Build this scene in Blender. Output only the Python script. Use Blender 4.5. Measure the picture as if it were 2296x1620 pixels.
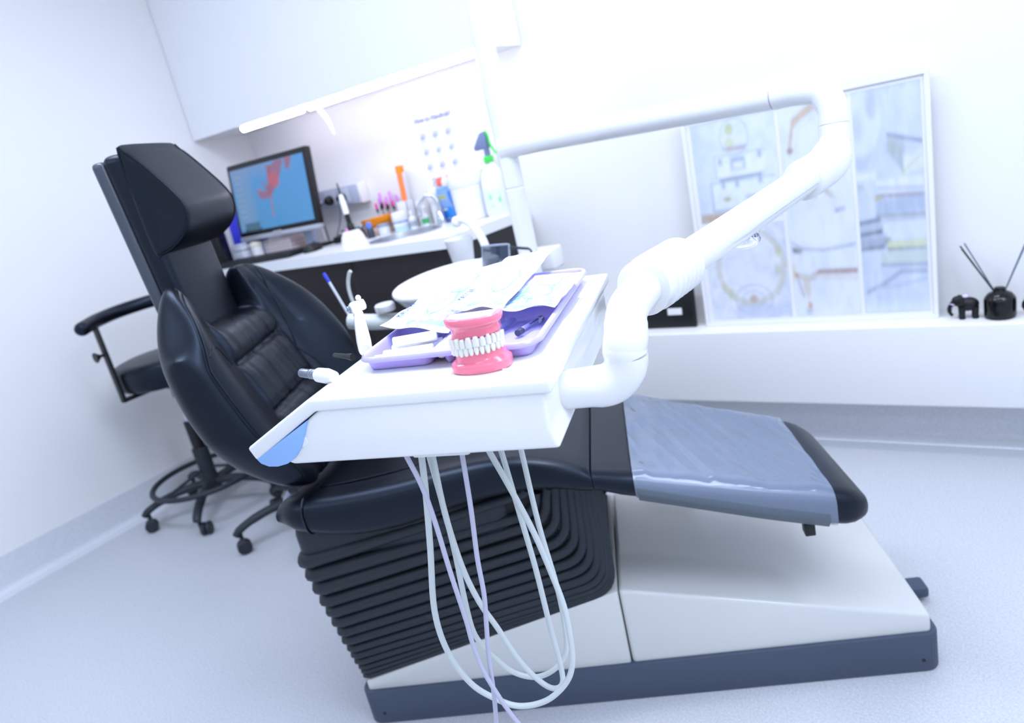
import bpy, bmesh, math, random
import numpy as np
from mathutils import Matrix, Vector, noise
PI = math.pi; R = math.radians
rnd = random.Random(7)
S = bpy.context.scene; COL = S.collection
for o in list(bpy.data.objects): bpy.data.objects.remove(o)

# ------------------------------------------------------------------ camera, world, light, exposure
def lin(c):
    if isinstance(c, str): c = [int(c[i:i+2], 16)/255 for i in (0, 2, 4)]
    return tuple(x/12.92 if x <= .04045 else ((x+.055)/1.055)**2.4 for x in c)

cd = bpy.data.cameras.new('camera'); cam = bpy.data.objects.new('camera', cd); COL.objects.link(cam)
HEAD, PITCH, ROLL = R(37.19), R(16.652), R(-12.874)
fw = Vector((-math.sin(HEAD)*math.cos(PITCH), math.cos(HEAD)*math.cos(PITCH), -math.sin(PITCH)))
r0 = Vector((math.cos(HEAD), math.sin(HEAD), 0)); u0 = r0.cross(fw)
rt = r0*math.cos(ROLL) + u0*math.sin(ROLL); up = -r0*math.sin(ROLL) + u0*math.cos(ROLL)
cam.matrix_world = Matrix(((rt.x, up.x, -fw.x, 0), (rt.y, up.y, -fw.y, 0), (rt.z, up.z, -fw.z, 1.2), (0, 0, 0, 1)))
cd.sensor_width = 36; cd.lens = 1602.9/2296*36; cd.clip_start = .02
cd.dof.use_dof = True; cd.dof.focus_distance = .95; cd.dof.aperture_fstop = 4.0
S.camera = cam

W = bpy.data.worlds.new('world'); S.world = W; W.use_nodes = True
W.node_tree.nodes['Background'].inputs[0].default_value = (.75, .86, 1, 1)
W.node_tree.nodes['Background'].inputs[1].default_value = .3

COOL = (.66, .75, .98)
def area(name, loc, size, energy, color=COOL, target=None, sy=None, spread=180):
    l = bpy.data.lights.new(name, 'AREA'); l.energy = energy; l.color = color; l.size = size; l.spread = R(spread)
    if sy: l.shape = 'RECTANGLE'; l.size_y = sy
    o = bpy.data.objects.new(name, l); COL.objects.link(o); o.location = loc
    if target is not None: o.rotation_euler = (Vector(target)-Vector(loc)).to_track_quat('-Z', 'Y').to_euler()
    return o
PANELS = [(-1.75, .7, 39), (-.35, .8, 24), (1.0, .8, 32), (-1.9, -.9, 14), (-.5, -1, 9), (.9, -1, 10)]
for px, py, e in PANELS: area('ceiling_panel_light', (px, py, 2.575), 1.1, e, sy=.55)
area('camera_flash', (.0, -.02, 1.42), .05, 1.1, (.9, .95, 1), (-.6, 1.4, 1.0))
area('operating_lamp_light', (-.52, 1.15, 2.05), .14, 1.7, (.92, .93, 1), (-.53, .85, .97), spread=50)
area('side_fill_light', (1.25, .35, 2.3), .7, 11, COOL, (-.35, 1.5, .2))  # added fill from the right to brighten the chair's base deck, no fitting
area('wall_fill_light', (-.75, 1.95, 2.5), 1.2, 13, (.92, .93, 1), (-.75, 2.42, 1.6), sy=.15)  # unseen extra light, added to bleach the upper back wall

S.view_settings.view_transform = 'Standard'; S.view_settings.look = 'None'
S.view_settings.gamma = 1; S.view_settings.use_curve_mapping = False
S.view_settings.exposure = -.46

# ------------------------------------------------------------------ materials
MATS = {}
def mat(name, color, rough=.5, metal=0, coat=0, emit=None, es=1, trans=0, alpha=1, spec=.5, bump=None, speck=None, sss=0, ior=1.45):
    if name in MATS: return MATS[name]
    m = bpy.data.materials.new(name); m.use_nodes = True; nt = m.node_tree; b = nt.nodes['Principled BSDF']
    c = lin(color); b.inputs['Base Color'].default_value = (*c, 1)
    b.inputs['Roughness'].default_value = rough; b.inputs['Metallic'].default_value = metal
    b.inputs['Coat Weight'].default_value = coat; b.inputs['Coat Roughness'].default_value = .08
    b.inputs['Specular IOR Level'].default_value = spec; b.inputs['Specular Tint'].default_value = (.6, .76, 1, 1) if 'leather' in name else (1, 1, 1, 1); b.inputs['IOR'].default_value = ior
    b.inputs['Transmission Weight'].default_value = trans; b.inputs['Alpha'].default_value = alpha
    if sss:
        b.inputs['Subsurface Weight'].default_value = sss; b.inputs['Subsurface Scale'].default_value = .004
    if emit:
        b.inputs['Emission Color'].default_value = (*lin(emit), 1); b.inputs['Emission Strength'].default_value = es
    L = nt.links
    tc = nt.nodes.new('ShaderNodeTexCoord')
    if speck:      # (scale, dark factor, light factor)
        n = nt.nodes.new('ShaderNodeTexNoise'); n.inputs['Scale'].default_value = speck[0]; n.inputs['Detail'].default_value = 5
        n.inputs['Roughness'].default_value = .75
        r = nt.nodes.new('ShaderNodeValToRGB'); r.color_ramp.elements[0].position = .36; r.color_ramp.elements[1].position = .64
        r.color_ramp.elements[0].color = (*[x*speck[1] for x in c], 1); r.color_ramp.elements[1].color = (*[min(1, x*speck[2]) for x in c], 1)
        L.new(tc.outputs['Object'], n.inputs['Vector']); L.new(n.outputs['Fac'], r.inputs['Fac']); L.new(r.outputs['Color'], b.inputs['Base Color'])
    if bump:       # (scale, strength, distance)
        n = nt.nodes.new('ShaderNodeTexNoise'); n.inputs['Scale'].default_value = bump[0]; n.inputs['Detail'].default_value = 4
        bp = nt.nodes.new('ShaderNodeBump'); bp.inputs['Strength'].default_value = bump[1]; bp.inputs['Distance'].default_value = bump[2]
        L.new(tc.outputs['Object'], n.inputs['Vector']); L.new(n.outputs['Fac'], bp.inputs['Height']); L.new(bp.outputs['Normal'], b.inputs['Normal'])
    MATS[name] = m; return m

def vmat(name, rough=.4, emit=0, coat=0, alpha=1):      # colours printed into a colour attribute
    if name in MATS: return MATS[name]
    m = bpy.data.materials.new(name); m.use_nodes = True; nt = m.node_tree; b = nt.nodes['Principled BSDF']
    a = nt.nodes.new('ShaderNodeVertexColor'); a.layer_name = 'print'
    nt.links.new(a.outputs['Color'], b.inputs['Base Color']); b.inputs['Roughness'].default_value = rough
    b.inputs['Coat Weight'].default_value = coat; b.inputs['Alpha'].default_value = alpha
    if emit:
        nt.links.new(a.outputs['Color'], b.inputs['Emission Color']); b.inputs['Emission Strength'].default_value = emit
        b.inputs['Base Color'].default_value = (.02, .02, .02, 1); nt.links.remove(b.inputs['Base Color'].links[0])
    MATS[name] = m; return m

WALL = mat('white_wall_paint', 'f2f2f0', .55, bump=(180, .05, .001))
CEIL = mat('white_ceiling_paint', 'f4f4f2', .8)
FLOOR = mat('speckled_vinyl_floor', 'c8cbcf', .5, speck=(210, .84, 1.14))
COVE = mat('grey_vinyl_cove', 'dcdfe4', .5, speck=(230, .88, 1.1))
GLOSSW = mat('gloss_white_lacquer', 'f3f4f5', .16, coat=.4)
WORKTOP = mat('white_laminate_worktop', 'eef0f1', .3)
DARKW = mat('dark_wenge_veneer', '1d1718', .45, bump=(40, .1, .001))
ENAMEL = mat('cream_white_enamel', 'd6d7d3', .24, coat=.25)
UNITW = mat('unit_white_plastic', 'f3f4f3', .18, coat=.35)
PLINTH = mat('slate_plinth_plastic', '434e60', .4, bump=(300, .08, .001))
LEATHER = mat('black_leather', '06080f', .36, bump=(420, .05, .0006), spec=.5)
LEATHS = mat('black_leather_stitch', '07090c', .3)
BELLOW = mat('charcoal_rubber', '252c33', .5, spec=.45)
BLACKP = mat('black_plastic', '101215', .4)
GREYP = mat('grey_plastic', '5c6470', .45)
CHROME = mat('chrome_metal', 'd8dbe0', .12, metal=1)
STEEL = mat('brushed_steel', 'b9bcc2', .3, metal=1)
ALU = mat('satin_aluminium', '8b929c', .38, metal=1)
WHITEP = mat('white_plastic', 'f0f1f2', .35)
LAV = mat('lavender_tray_plastic', 'b3acf0', .28, coat=.2, sss=.1)
PINK = mat('pink_gum_acrylic', 'fb8199', .18, coat=.6, sss=.15)
TOOTH = mat('ivory_tooth_acrylic', 'ecebe4', .2, coat=.5, sss=.1)
CLEAR = mat('clear_acrylic', 'f4f6ff', .05, trans=1, ior=1.3)
HOSE = mat('pale_silicone_hose', 'd3dbd9', .4)
HOSEL = mat('lavender_grey_hose', 'c3c3d6', .4)
BLUEP = mat('sky_blue_rubber', '96c0f8', .45)
TUBE = mat('lamp_tube_glow', 'ffffff', .3, emit='f0ebff', es=26)
FILM = mat('clear_plastic_film', '93a2ba', .1, coat=1, alpha=.58)

# ------------------------------------------------------------------ mesh helpers
def V(*a): return Vector(a)
def merge(bm, t, M=None):
    if M is not None: bmesh.ops.transform(t, matrix=M, verts=t.verts)
    me = bpy.data.meshes.new('tmp'); t.to_mesh(me); t.free(); bm.from_mesh(me); bpy.data.meshes.remove(me)
def rbox(bm, lo, hi, r=.003, seg=2, M=None):
    t = bmesh.new(); bmesh.ops.create_cube(t, size=1)
    for v in t.verts: v.co = V(*[(lo[i]+hi[i])/2 + v.co[i]*(hi[i]-lo[i]) for i in range(3)])
    r = min(r, *[abs(hi[i]-lo[i])*.49 for i in range(3)])
    if r > 0: bmesh.ops.bevel(t, geom=t.edges[:], offset=r, segments=seg, affect='EDGES', profile=.5)
    merge(bm, t, M)
def prism(bm, poly, h0, h1, r=.002, seg=2, M=None, capbevel=True):   # poly in local xy, extruded along z
    t = bmesh.new()
    vs = [t.verts.new((x, y, h0)) for x, y in poly]; f = t.faces.new(vs)
    e = bmesh.ops.extrude_face_region(t, geom=[f]); nv = [v for v in e['geom'] if isinstance(v, bmesh.types.BMVert)]
    for v in nv: v.co.z = h1
    bmesh.ops.recalc_face_normals(t, faces=t.faces[:])
    if r > 0:
        ed = [x for x in t.edges if capbevel or abs(x.verts[0].co.z-x.verts[1].co.z) > 1e-6]
        bmesh.ops.bevel(t, geom=ed, offset=r, segments=seg, affect='EDGES', profile=.5)
    merge(bm, t, M)
def loft(bm, loops, cap0=True, cap1=True, ring=True, M=None):
    t = bmesh.new(); rows = [[t.verts.new(p) for p in l] for l in loops]; n = len(rows[0])
    for a, b in zip(rows, rows[1:]):
        for i in range(n if ring else n-1): t.faces.new((a[i], a[(i+1) % n], b[(i+1) % n], b[i]))
    if cap0: t.faces.new(rows[0][::-1])
    if cap1: t.faces.new(rows[-1])
    bmesh.ops.recalc_face_normals(t, faces=t.faces[:]); merge(bm, t, M)
def lathe(bm, prof, seg=24, M=None, cap0=True, cap1=True):
    loft(bm, [[(max(r, 1e-5)*math.cos(2*PI*i/seg), max(r, 1e-5)*math.sin(2*PI*i/seg), z) for i in range(seg)] for r, z in prof], cap0, cap1, True, M)
def smooth(pts, n=6, closed=False):
    P = [V(*p) for p in pts]; out = []; m = len(P)
    for i in range(m if closed else m-1):
        g = (lambda k: P[k % m]) if closed else (lambda k: P[min(max(k, 0), m-1)])
        a, b, c, d = g(i-1), g(i), g(i+1), g(i+2)
        for k in range(n):
            t = k/n
            out.append(.5*((2*b) + (c-a)*t + (2*a-5*b+4*c-d)*t*t + (3*b-a-3*c+d)*t**3))
    if not closed: out.append(P[-1])
    return out
def tube(bm, pts, r, seg=10, closed=False, cap=True, flat=1.0, M=None, upv=None):
    P = [V(*p) for p in pts]; n = len(P); rr = r if isinstance(r, (list, tuple)) else [r]*n
    T = []
    for i in range(n):
        a = P[(i-1) % n] if (closed or i > 0) else P[i]; b = P[(i+1) % n] if (closed or i < n-1) else P[i]
        T.append((b-a).normalized())
    u = (V(*upv) if upv else T[0].orthogonal()); u = (u-T[0]*u.dot(T[0])).normalized(); loops = []
    for i in range(n):
        if upv: u = V(*upv)
        u = (u-T[i]*u.dot(T[i])).normalized(); v = T[i].cross(u)
        loops.append([P[i] + (u*math.cos(2*PI*k/seg)*flat + v*math.sin(2*PI*k/seg))*rr[i] for k in range(seg)])
    if closed: loops.append(loops[0])
    loft(bm, loops, cap and not closed, cap and not closed, True, M)
    if closed: bmesh.ops.remove_doubles(bm, verts=bm.verts, dist=1e-6)
def cyl(bm, p0, p1, r, r1=None, seg=20, bev=0, M=None):
    p0, p1 = V(*p0), V(*p1); r1 = r if r1 is None else r1; L = (p1-p0).length
    q = Matrix.Translation(p0) @ (p1-p0).to_track_quat('Z', 'Y').to_matrix().to_4x4()
    b = bev
    prof = [(r-b, 0), (r, b), (r1, L-b), (r1-b, L)] if b else [(r, 0), (r1, L)]
    lathe(bm, prof, seg, (M @ q) if M else q)
def ball(bm, c, rad, seg=16, M=None, rings=10):
    rad = rad if isinstance(rad, (list, tuple)) else (rad,)*3
    t = bmesh.new(); bmesh.ops.create_uvsphere(t, u_segments=seg, v_segments=rings, radius=1)
    for v in t.verts: v.co = V(*[c[i]+v.co[i]*rad[i] for i in range(3)])
    merge(bm, t, M)
def grid(bm, nu, nv, fn, M=None):
    t = bmesh.new(); rows = [[t.verts.new(fn(i/(nu-1), j/(nv-1))) for i in range(nu)] for j in range(nv)]
    for a, b in zip(rows, rows[1:]):
        for i in range(nu-1): t.faces.new((a[i], a[i+1], b[i+1], b[i]))
    merge(bm, t, M)
def finish(me, ang=38):
    for p in me.polygons: p.use_smooth = True
    me.set_sharp_from_angle(angle=R(ang))
def obj(name, bm, m, parent=None, label=None, kind=None, ang=38, M=None):
    if M is not None: bmesh.ops.transform(bm, matrix=M, verts=bm.verts)
    me = bpy.data.meshes.new(name); bm.to_mesh(me); bm.free(); finish(me, ang)
    for x in (m if isinstance(m, (list, tuple)) else [m]): me.materials.append(x)
    o = bpy.data.objects.new(name, me); COL.objects.link(o)
    if parent: o.parent = parent
    if label: o['label'] = label
    if kind: o['kind'] = kind
    return o
def thing(name, label, cat, loc=(0, 0, 0), rz=0, group=None, rot=None, scale=1):
    o = bpy.data.objects.new(name, None); COL.objects.link(o); o.location = loc
    o.rotation_euler = rot if rot else (0, 0, rz); o.empty_display_size = .05; o.scale = (scale,)*3
    return tag(o, label, cat, group)
def tag(o, label, cat, group=None):
    o['label'] = label; o['category'] = cat
    if group: o['group'] = group
    return o
def struct(name, bm, m, parent=None):
    o = obj(name, bm, m, parent)
    if not parent: o['kind'] = 'structure'
    return o
def dup(o, loc, rz=None, label=None):
    def cp(x, par):
        c = x.copy(); COL.objects.link(c); c.parent = par
        for k in x.children: cp(k, c)
        return c
    c = cp(o, None); c.location = loc
    if rz is not None: c.rotation_euler = (0, 0, rz)
    if label: c['label'] = label
    return c
def sm(a, b, x):
    t = min(max((x-a)/(b-a), 0), 1); return t*t*(3-2*t)
def lerp(tab, x):
    if x <= tab[0][0]: return tab[0][1]
    for (a, p), (b, q) in zip(tab, tab[1:]):
        if x <= b: return p+(q-p)*(x-a)/(b-a)
    return tab[-1][1]
def spl(tab, x):            # smooth interpolation through a table
    n = len(tab)
    if x <= tab[0][0]: return tab[0][1]
    if x >= tab[-1][0]: return tab[-1][1]
    i = next(k for k in range(n-1) if x <= tab[k+1][0])
    g = lambda k: tab[min(max(k, 0), n-1)]
    (x0, y0), (x1, y1), (x2, y2), (x3, y3) = g(i-1), g(i), g(i+1), g(i+2); h = x2-x1; t = (x-x1)/h
    m1 = (y2-y0)/(x2-x0) if x2 > x0 else 0; m2 = (y3-y1)/(x3-x1) if x3 > x1 else 0
    return (2*t**3-3*t*t+1)*y1 + (t**3-2*t*t+t)*h*m1 + (-2*t**3+3*t*t)*y2 + (t**3-t*t)*h*m2
def text_bm(s, size, M, thick=.0004):
    cu = bpy.data.curves.new('tmp', 'FONT'); cu.body = s; cu.size = size; cu.extrude = thick; cu.resolution_u = 3
    o = bpy.data.objects.new('tmp', cu); COL.objects.link(o)
    dg = bpy.context.evaluated_depsgraph_get(); me = bpy.data.meshes.new_from_object(o.evaluated_get(dg))
    bm = bmesh.new(); bm.from_mesh(me); bpy.data.objects.remove(o); bpy.data.curves.remove(cu); bpy.data.meshes.remove(me)
    bmesh.ops.transform(bm, matrix=M, verts=bm.verts); return bm
class Print:                # a flat picture painted into the vertices of a grid, u right, v up, both 0..1
    def __init__(s, nu, nv, bg):
        s.nu, s.nv = nu, nv; s.U, s.Vv = np.meshgrid(np.linspace(0, 1, nu), np.linspace(0, 1, nv))
        s.C = np.zeros((nv, nu, 3)); s.C[:] = lin(bg); s.rg = np.random.default_rng(5)
    def mix(s, mask, c, a=1.0):
        m = (mask*a)[..., None]; s.C = s.C*(1-m) + np.array(lin(c))*m
    def soft(s, d, w): return np.clip(.5-d/w, 0, 1)
    def poly(s, pts, c, a=1, w=.015):
        d = np.full(s.U.shape, -9.); n = len(pts)
        ar = sum(pts[i][0]*pts[(i+1) % n][1]-pts[(i+1) % n][0]*pts[i][1] for i in range(n))
        for i in range(n):
            (x0, y0), (x1, y1) = pts[i], pts[(i+1) % n]; L = math.hypot(x1-x0, y1-y0) or 1
            k = ((s.U-x0)*(y1-y0)-(s.Vv-y0)*(x1-x0))/L; d = np.maximum(d, k if ar > 0 else -k)
        s.mix(s.soft(d, w), c, a)
    def rect(s, u0, v0, u1, v1, c, a=1, w=.015): s.poly([(u0, v0), (u1, v0), (u1, v1), (u0, v1)], c, a, w)
    def ell(s, u, v, ru, rv, c, a=1, w=.1): s.mix(s.soft(np.hypot((s.U-u)/ru, (s.Vv-v)/rv)-1, w), c, a)
    def ring(s, u, v, ru, rv, t, c, a=1): s.mix(s.soft(abs(np.hypot((s.U-u)/ru, (s.Vv-v)/rv)-1)-t, .06), c, a)
    def line(s, pts, t, c, a=1):
        for (x0, y0), (x1, y1) in zip(pts, pts[1:]):
            L2 = (x1-x0)**2+(y1-y0)**2 or 1; k = np.clip(((s.U-x0)*(x1-x0)+(s.Vv-y0)*(y1-y0))/L2, 0, 1)
            s.mix(s.soft(np.hypot(s.U-x0-k*(x1-x0), s.Vv-y0-k*(y1-y0))-t, .012), c, a)
    def mottle(s, cells, amt, c):
        g = s.rg.random((cells+2, cells+2)); x = s.U*cells; y = s.Vv*cells; i = x.astype(int); j = y.astype(int); fx = x-i; fy = y-j
        v = (g[j, i]*(1-fx)+g[j, i+1]*fx)*(1-fy)+(g[j+1, i]*(1-fx)+g[j+1, i+1]*fx)*fy
        s.mix(np.clip((v-.45)*3, 0, 1), c, amt)
    def build(s, name, fn, m, parent=None, **kw):
        bm = bmesh.new(); grid(bm, s.nu, s.nv, fn); o = obj(name, bm, m, parent, **kw)
        a = o.data.color_attributes.new('print', 'FLOAT_COLOR', 'POINT')
        buf = np.ones((s.nv*s.nu, 4), np.float32); buf[:, :3] = s.C.reshape(-1, 3); a.data.foreach_set('color', buf.ravel()); return o

# ------------------------------------------------------------------ the room
XL, XR, YB, YF, ZC = -3.185, 1.6, 2.455, -2.0, 2.6
b = bmesh.new(); rbox(b, (XL-.1, YF-.1, -.06), (XR+.1, YB+.1, 0), 0); struct('floor', b, FLOOR)
b = bmesh.new(); rbox(b, (XL-.1, YF-.1, ZC), (XR+.1, YB+.1, ZC+.06), 0); struct('ceiling', b, CEIL)
b = bmesh.new(); rbox(b, (XL-.1, YF-.1, 0), (XL, YB+.1, ZC), 0); struct('wall_left', b, WALL)
b = bmesh.new(); rbox(b, (XL, YB, 0), (XR, YB+.1, ZC), 0); struct('wall_back', b, WALL)
b = bmesh.new(); rbox(b, (XR, YF-.1, 0), (XR+.1, YB+.1, ZC), 0); struct('wall_right', b, WALL)
b = bmesh.new(); rbox(b, (XL, YF-.1, 0), (XR, YF, ZC), 0); struct('wall_front', b, WALL)
def cove(n, m=10, r=.028, h=.138, t=.004):       # profile: up the wall, round into the floor
    p = [(t, h), (t, r)] + [(t+r-r*math.cos(a), r-r*math.sin(a)) for a in [PI/2*k/m for k in range(1, m+1)]] + [(.062, .0035), (.065, 0), (0, 0), (0, h)]
    return p
cp = [(t, z) for t, z in cove(0)]
b = bmesh.new(); loft(b, [[(XL+t, y, z) for t, z in cp] for y in (YF, YB)]); struct('baseboard_left', b, COVE)
b = bmesh.new(); loft(b, [[(x, YB-t, z) for t, z in cp] for x in (XL, XR)]); struct('baseboard_back', b, COVE)

# ------------------------------------------------------------------ the dental chair (local x = head to foot, y = away, z up)
chair = thing('dental_chair', 'large black leather dental chair on a white base with ribbed bellows', 'dental chair', (-1.234, .806, 0), R(27.457))
BW = .42
def rrect(x0, y0, x1, y1, r, n=6):
    return [(cx+r*math.cos(a0+PI/2*k/n), cy+r*math.sin(a0+PI/2*k/n)) for cx, cy, a0 in ((x1-r, y1-r, 0), (x0+r, y1-r, PI/2), (x0+r, y0+r, PI), (x1-r, y0+r, 1.5*PI)) for k in range(n+1)]
b = bmesh.new(); prism(b, rrect(-.012, -.008, 1.237, BW+.008, .028), 0, .093, .006, 2)
pl = obj('plinth', b, PLINTH, chair)
for sx in (1.2, .03): b = bmesh.new(); cyl(b, (sx, -.0085, .03), (sx, -.006, .03), .0042, seg=10); obj('screw', b, BLACKP, pl)
MXZ = Matrix(((1, 0, 0, 0), (0, 0, 1, 0), (0, 1, 0, 0), (0, 0, 0, 1)))     # prism poly (x, z), extrude along y
b = bmesh.new(); prism(b, [(.006, .088), (.6125, .088), (.6125, .276), (.006, .118)], 0, BW, .006, 2, MXZ); obj('base_cover', b, ENAMEL, chair)
b = bmesh.new(); prism(b, [(.615, .088), (1.222, .088), (1.222, .133), (.615, .277)], 0, BW, .009, 3, MXZ); obj('base_cover', b, ENAMEL, chair)
b = bmesh.new(); rbox(b, (1.22, .2, .012), (1.30, .25, .04), .008); obj('foot_pedal', b, PLINTH, chair)
# bellows: L shaped folds that run round the head end
left = [(-.050, .440), (-.044, .405), (-.038, .370), (-.035, .335), (-.029, .306), (-.025, .277), (-.021, .250), (-.018, .226), (-.014, .203), (-.011, .184), (-.008, .166), (-.005, .149), (-.003, .136), (-.001, .124)]
tops = [.40, .445, .482, .510, .534, .553, .568, .582, .594, .604, .613, .620, .627, .632]
corner = [(.468, .53), (.487, .484), (.505, .462), (.52, .435), (.535, .410), (.549, .386), (.561, .362), (.572, .340), (.582, .319), (.590, .302), (.597, .290), (.602, .282), (.606, .277), (.609, .274)]
def fold(k):
    x0, z0 = left[k]; xc, zc = corner[k]; y0, y1 = .004, BW-.004; x1 = xc+.004; rr = .05 if k else .02; ztop = .535
    u = Vector((xc-x0, zc-z0)).normalized()
    rr = min(rr, (ztop-zc)*.8+.004)
    p = [(x0+.02+(xc-rr*u.x-x0-.02)*t, 0, z0+.02*u.y/u.x+(zc-rr*u.y-z0-.02*u.y/u.x)*t) for t in (0, .25, .5, .75, 1)]
    A = V(xc-rr*u.x, 0, zc-rr*u.y); B = V(xc, 0, zc); D = V(x1, 0, zc+rr)
    half = p+[tuple(A*(1-t)**2+B*2*t*(1-t)+D*t*t) for t in (.17, .33, .5, .67, .83)]+[tuple(D)]+([(x1+.008, 0, ztop)] if zc+rr < ztop-.01 else [])
    nr = [(x, y0, z) for x, _, z in half]; fr = [(x, y1, z) for x, _, z in half]
    return nr[::-1]+[(x0+.006, y0+.006, z0+.002), (x0, y0+.02, z0), (x0, y0+.2, z0), (x0, y1-.02, z0), (x0+.006, y1-.006, z0+.002)]+fr
for k in range(14):
    q = fold(k); dl = left[k][1]-left[k+1][1] if k < 13 else .013; dc = math.hypot(corner[k][0]-corner[k-1][0], corner[k][1]-corner[k-1][1]) if k else .03
    rl = .50*dl; rc_ = min(.46*dc+.001, .011)
    rr = [rl+(rc_-rl)*sm(left[k][0], corner[k][0], p[0]) for p in q]
    b = bmesh.new(); tube(b, q, rr, 10); obj('bellows_fold', b, BELLOW, chair)
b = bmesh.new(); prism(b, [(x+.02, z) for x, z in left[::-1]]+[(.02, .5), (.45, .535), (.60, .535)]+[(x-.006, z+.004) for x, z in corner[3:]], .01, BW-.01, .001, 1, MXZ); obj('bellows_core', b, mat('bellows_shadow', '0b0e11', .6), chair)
b = bmesh.new(); rbox(b, (-.052, -.002, .435), (.43, BW+.002, .535), .03, 3); obj('seat_mount', b, BELLOW, chair)
# seat cushion
STOP = [(-.055, .580), (-.045, .594), (-.03, .601), (.022, .606), (.104, .606), (.219, .612), (.312, .622), (.403, .629), (.473, .627), (.539, .612), (.602, .586), (.612, .578)]
SBOT = [(-.055, .556), (-.045, .547), (-.03, .541), (-.006, .536), (.058, .518), (.132, .509), (.23, .517), (.347, .542), (.457, .553), (.526, .549), (.6, .536), (.612, .536)]
def section(s, y0, y1, zt, zb, r, n=7, crown=0., m=10):
    r = min(r, (zt-zb)*.48); pts = []
    for k in range(m+1):
        t = k/m; y = y0+r+(y1-y0-2*r)*t; pts.append((s, y, zt-crown*math.sin(PI*t)))
    for k in range(1, n): a = PI/2*(1-k/n); pts.append((s, y1-r+r*math.cos(a), zt-r+r*math.sin(a)))
    for k in range(n): a = -PI/2*k/n; pts.append((s, y1-r+r*math.cos(a), zb+r+r*math.sin(a)))
    for k in range(m+1):
        t = k/m; pts.append((s, y1-r-(y1-y0-2*r)*t, zb))
    for k in range(1, n): a = -PI/2*(1+k/n); pts.append((s, y0+r+r*math.cos(a), zb+r+r*math.sin(a)))
    for k in range(n): a = PI-PI/2*k/n; pts.append((s, y0+r+r*math.cos(a), zt-r+r*math.sin(a)))
    return pts
b = bmesh.new(); ss = [-.055, -.0535, -.050, -.045, -.04]+[-.03+.02*i for i in range(32)]+[.606, .611]
loft(b, [section(s, -.055+.03*(1-sm(-.055, 0, s)), .455-.03*(1-sm(-.055, 0, s)), spl(STOP, s)-(.006 if s > .609 else 0), spl(SBOT, s)+(.006 if s > .609 else 0), .034, crown=.026*sm(.55, .1, s)) for s in ss])
seat = obj('seat', b, LEATHER, chair)
b = bmesh.new(); tube(b, [p for p in section(.02, -.0565, .4565, spl(STOP, .02)+.0015, spl(SBOT, .02)-.0015, .034, crown=.024)], .0022, 6, closed=True); obj('seam', b, LEATHS, seat)
b = bmesh.new(); tube(b, smooth([(x, .035+.12*sm(.45, .6, x)*0+.02*math.sin(x*5), spl(STOP, x)-.0095*sm(.6, .3, x)) for x in [.03+.05*i for i in range(7)]], 4), .003, 6); obj('seam', b, LEATHS, seat)
# leg rest with its film sleeve
def legsec(s, y0o=0, grow=0):
    zt = lerp([(.61, .578), (.686, .551), (1.066, .437), (1.12, .415)], s)+grow; zb = lerp([(.61, .537), (.674, .500), (1.048, .362), (1.12, .352)], s)-grow
    y0 = lerp([(.61, -.05), (.69, -.03), (1.07, -.012), (1.12, -.006)], s)-grow; y1 = lerp([(.61, .45), (.73, .43), (1.07, .365), (1.12, .355)], s)+grow
    return y0, y1, zt, zb
b = bmesh.new(); L = []
for s in [.612, .62]+[.63+.03*i for i in range(14)]+[1.04, 1.06, 1.075, 1.088, 1.098, 1.105, 1.1095, 1.112]:
    y0, y1, zt, zb = legsec(s); e = 1-math.sqrt(max(0, 1-max(0, (s-1.06)/.0525)**2)); c = .05*e
    zm = (zt+zb)/2-.006; L.append([(x+ (.02*(1-(y-y0)/(y1-y0)))*sm(.9, 1.1, s), y, z) for x, y, z in section(s, y0+c, y1-c, zm+(zt-zm)*(1-.8*e), zm+(zb-zm)*(1-.8*e), .03)])
loft(b, L); leg = obj('leg_rest', b, LEATHER, chair)
b = bmesh.new(); L = []
for i in range(130):
    s = .688+.355*i/129; y0, y1, zt, zb = legsec(s, grow=.0025); q = section(s, y0, y1, zt, zb, .029, m=30)
    o2 = []
    for x, y, z in q:
        t = (y-y0)/(y1-y0); d = 0
        if z > zt-.004:
            f = x+.36*y; d = .003+.0065*noise.noise(V(f*26, y*3.5, 1.7))*sm(.70, .80, x)+.003*noise.noise(V(f*60, y*9, 4.1))
            if x < .80: d += .006*noise.noise(V(x*26, y*17, 9.))*sm(.80, .72, x)
            d *= min(1, 12*t, 12*(1-t))
        o2.append((x+(.02*(1-t))*sm(.9, 1.1, s), y, z+max(d, -.0012)))
    L.append(o2)
loft(b, L, False, False); obj('film_sleeve', b, FILM, leg, label='clear crinkled plastic sleeve over the leg rest', ang=80)
b = bmesh.new(); L = []
for i in range(20):
    s = .692+.338*i/19; y0, y1, zt, zb = legsec(s); L.append([(s+.02*sm(.9, 1.1, s), y, z) for y, z in ((y0-.003, zb+.032), (y0-.0045, zb+.029), (y0-.0045, zb+.018), (y0+.012, zb-.0035), (y1-.012, zb-.0035), (y1+.0045, zb+.018), (y1+.0045, zb+.029), (y1+.003, zb+.032))])
loft(b, L); obj('under_shell', b, mat('shell_grey', '59646e', .4), leg)
b = bmesh.new(); rbox(b, (1.0, .004, .345), (1.02, .03, .372), .002); obj('stop_peg', b, BLACKP, leg)
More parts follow.
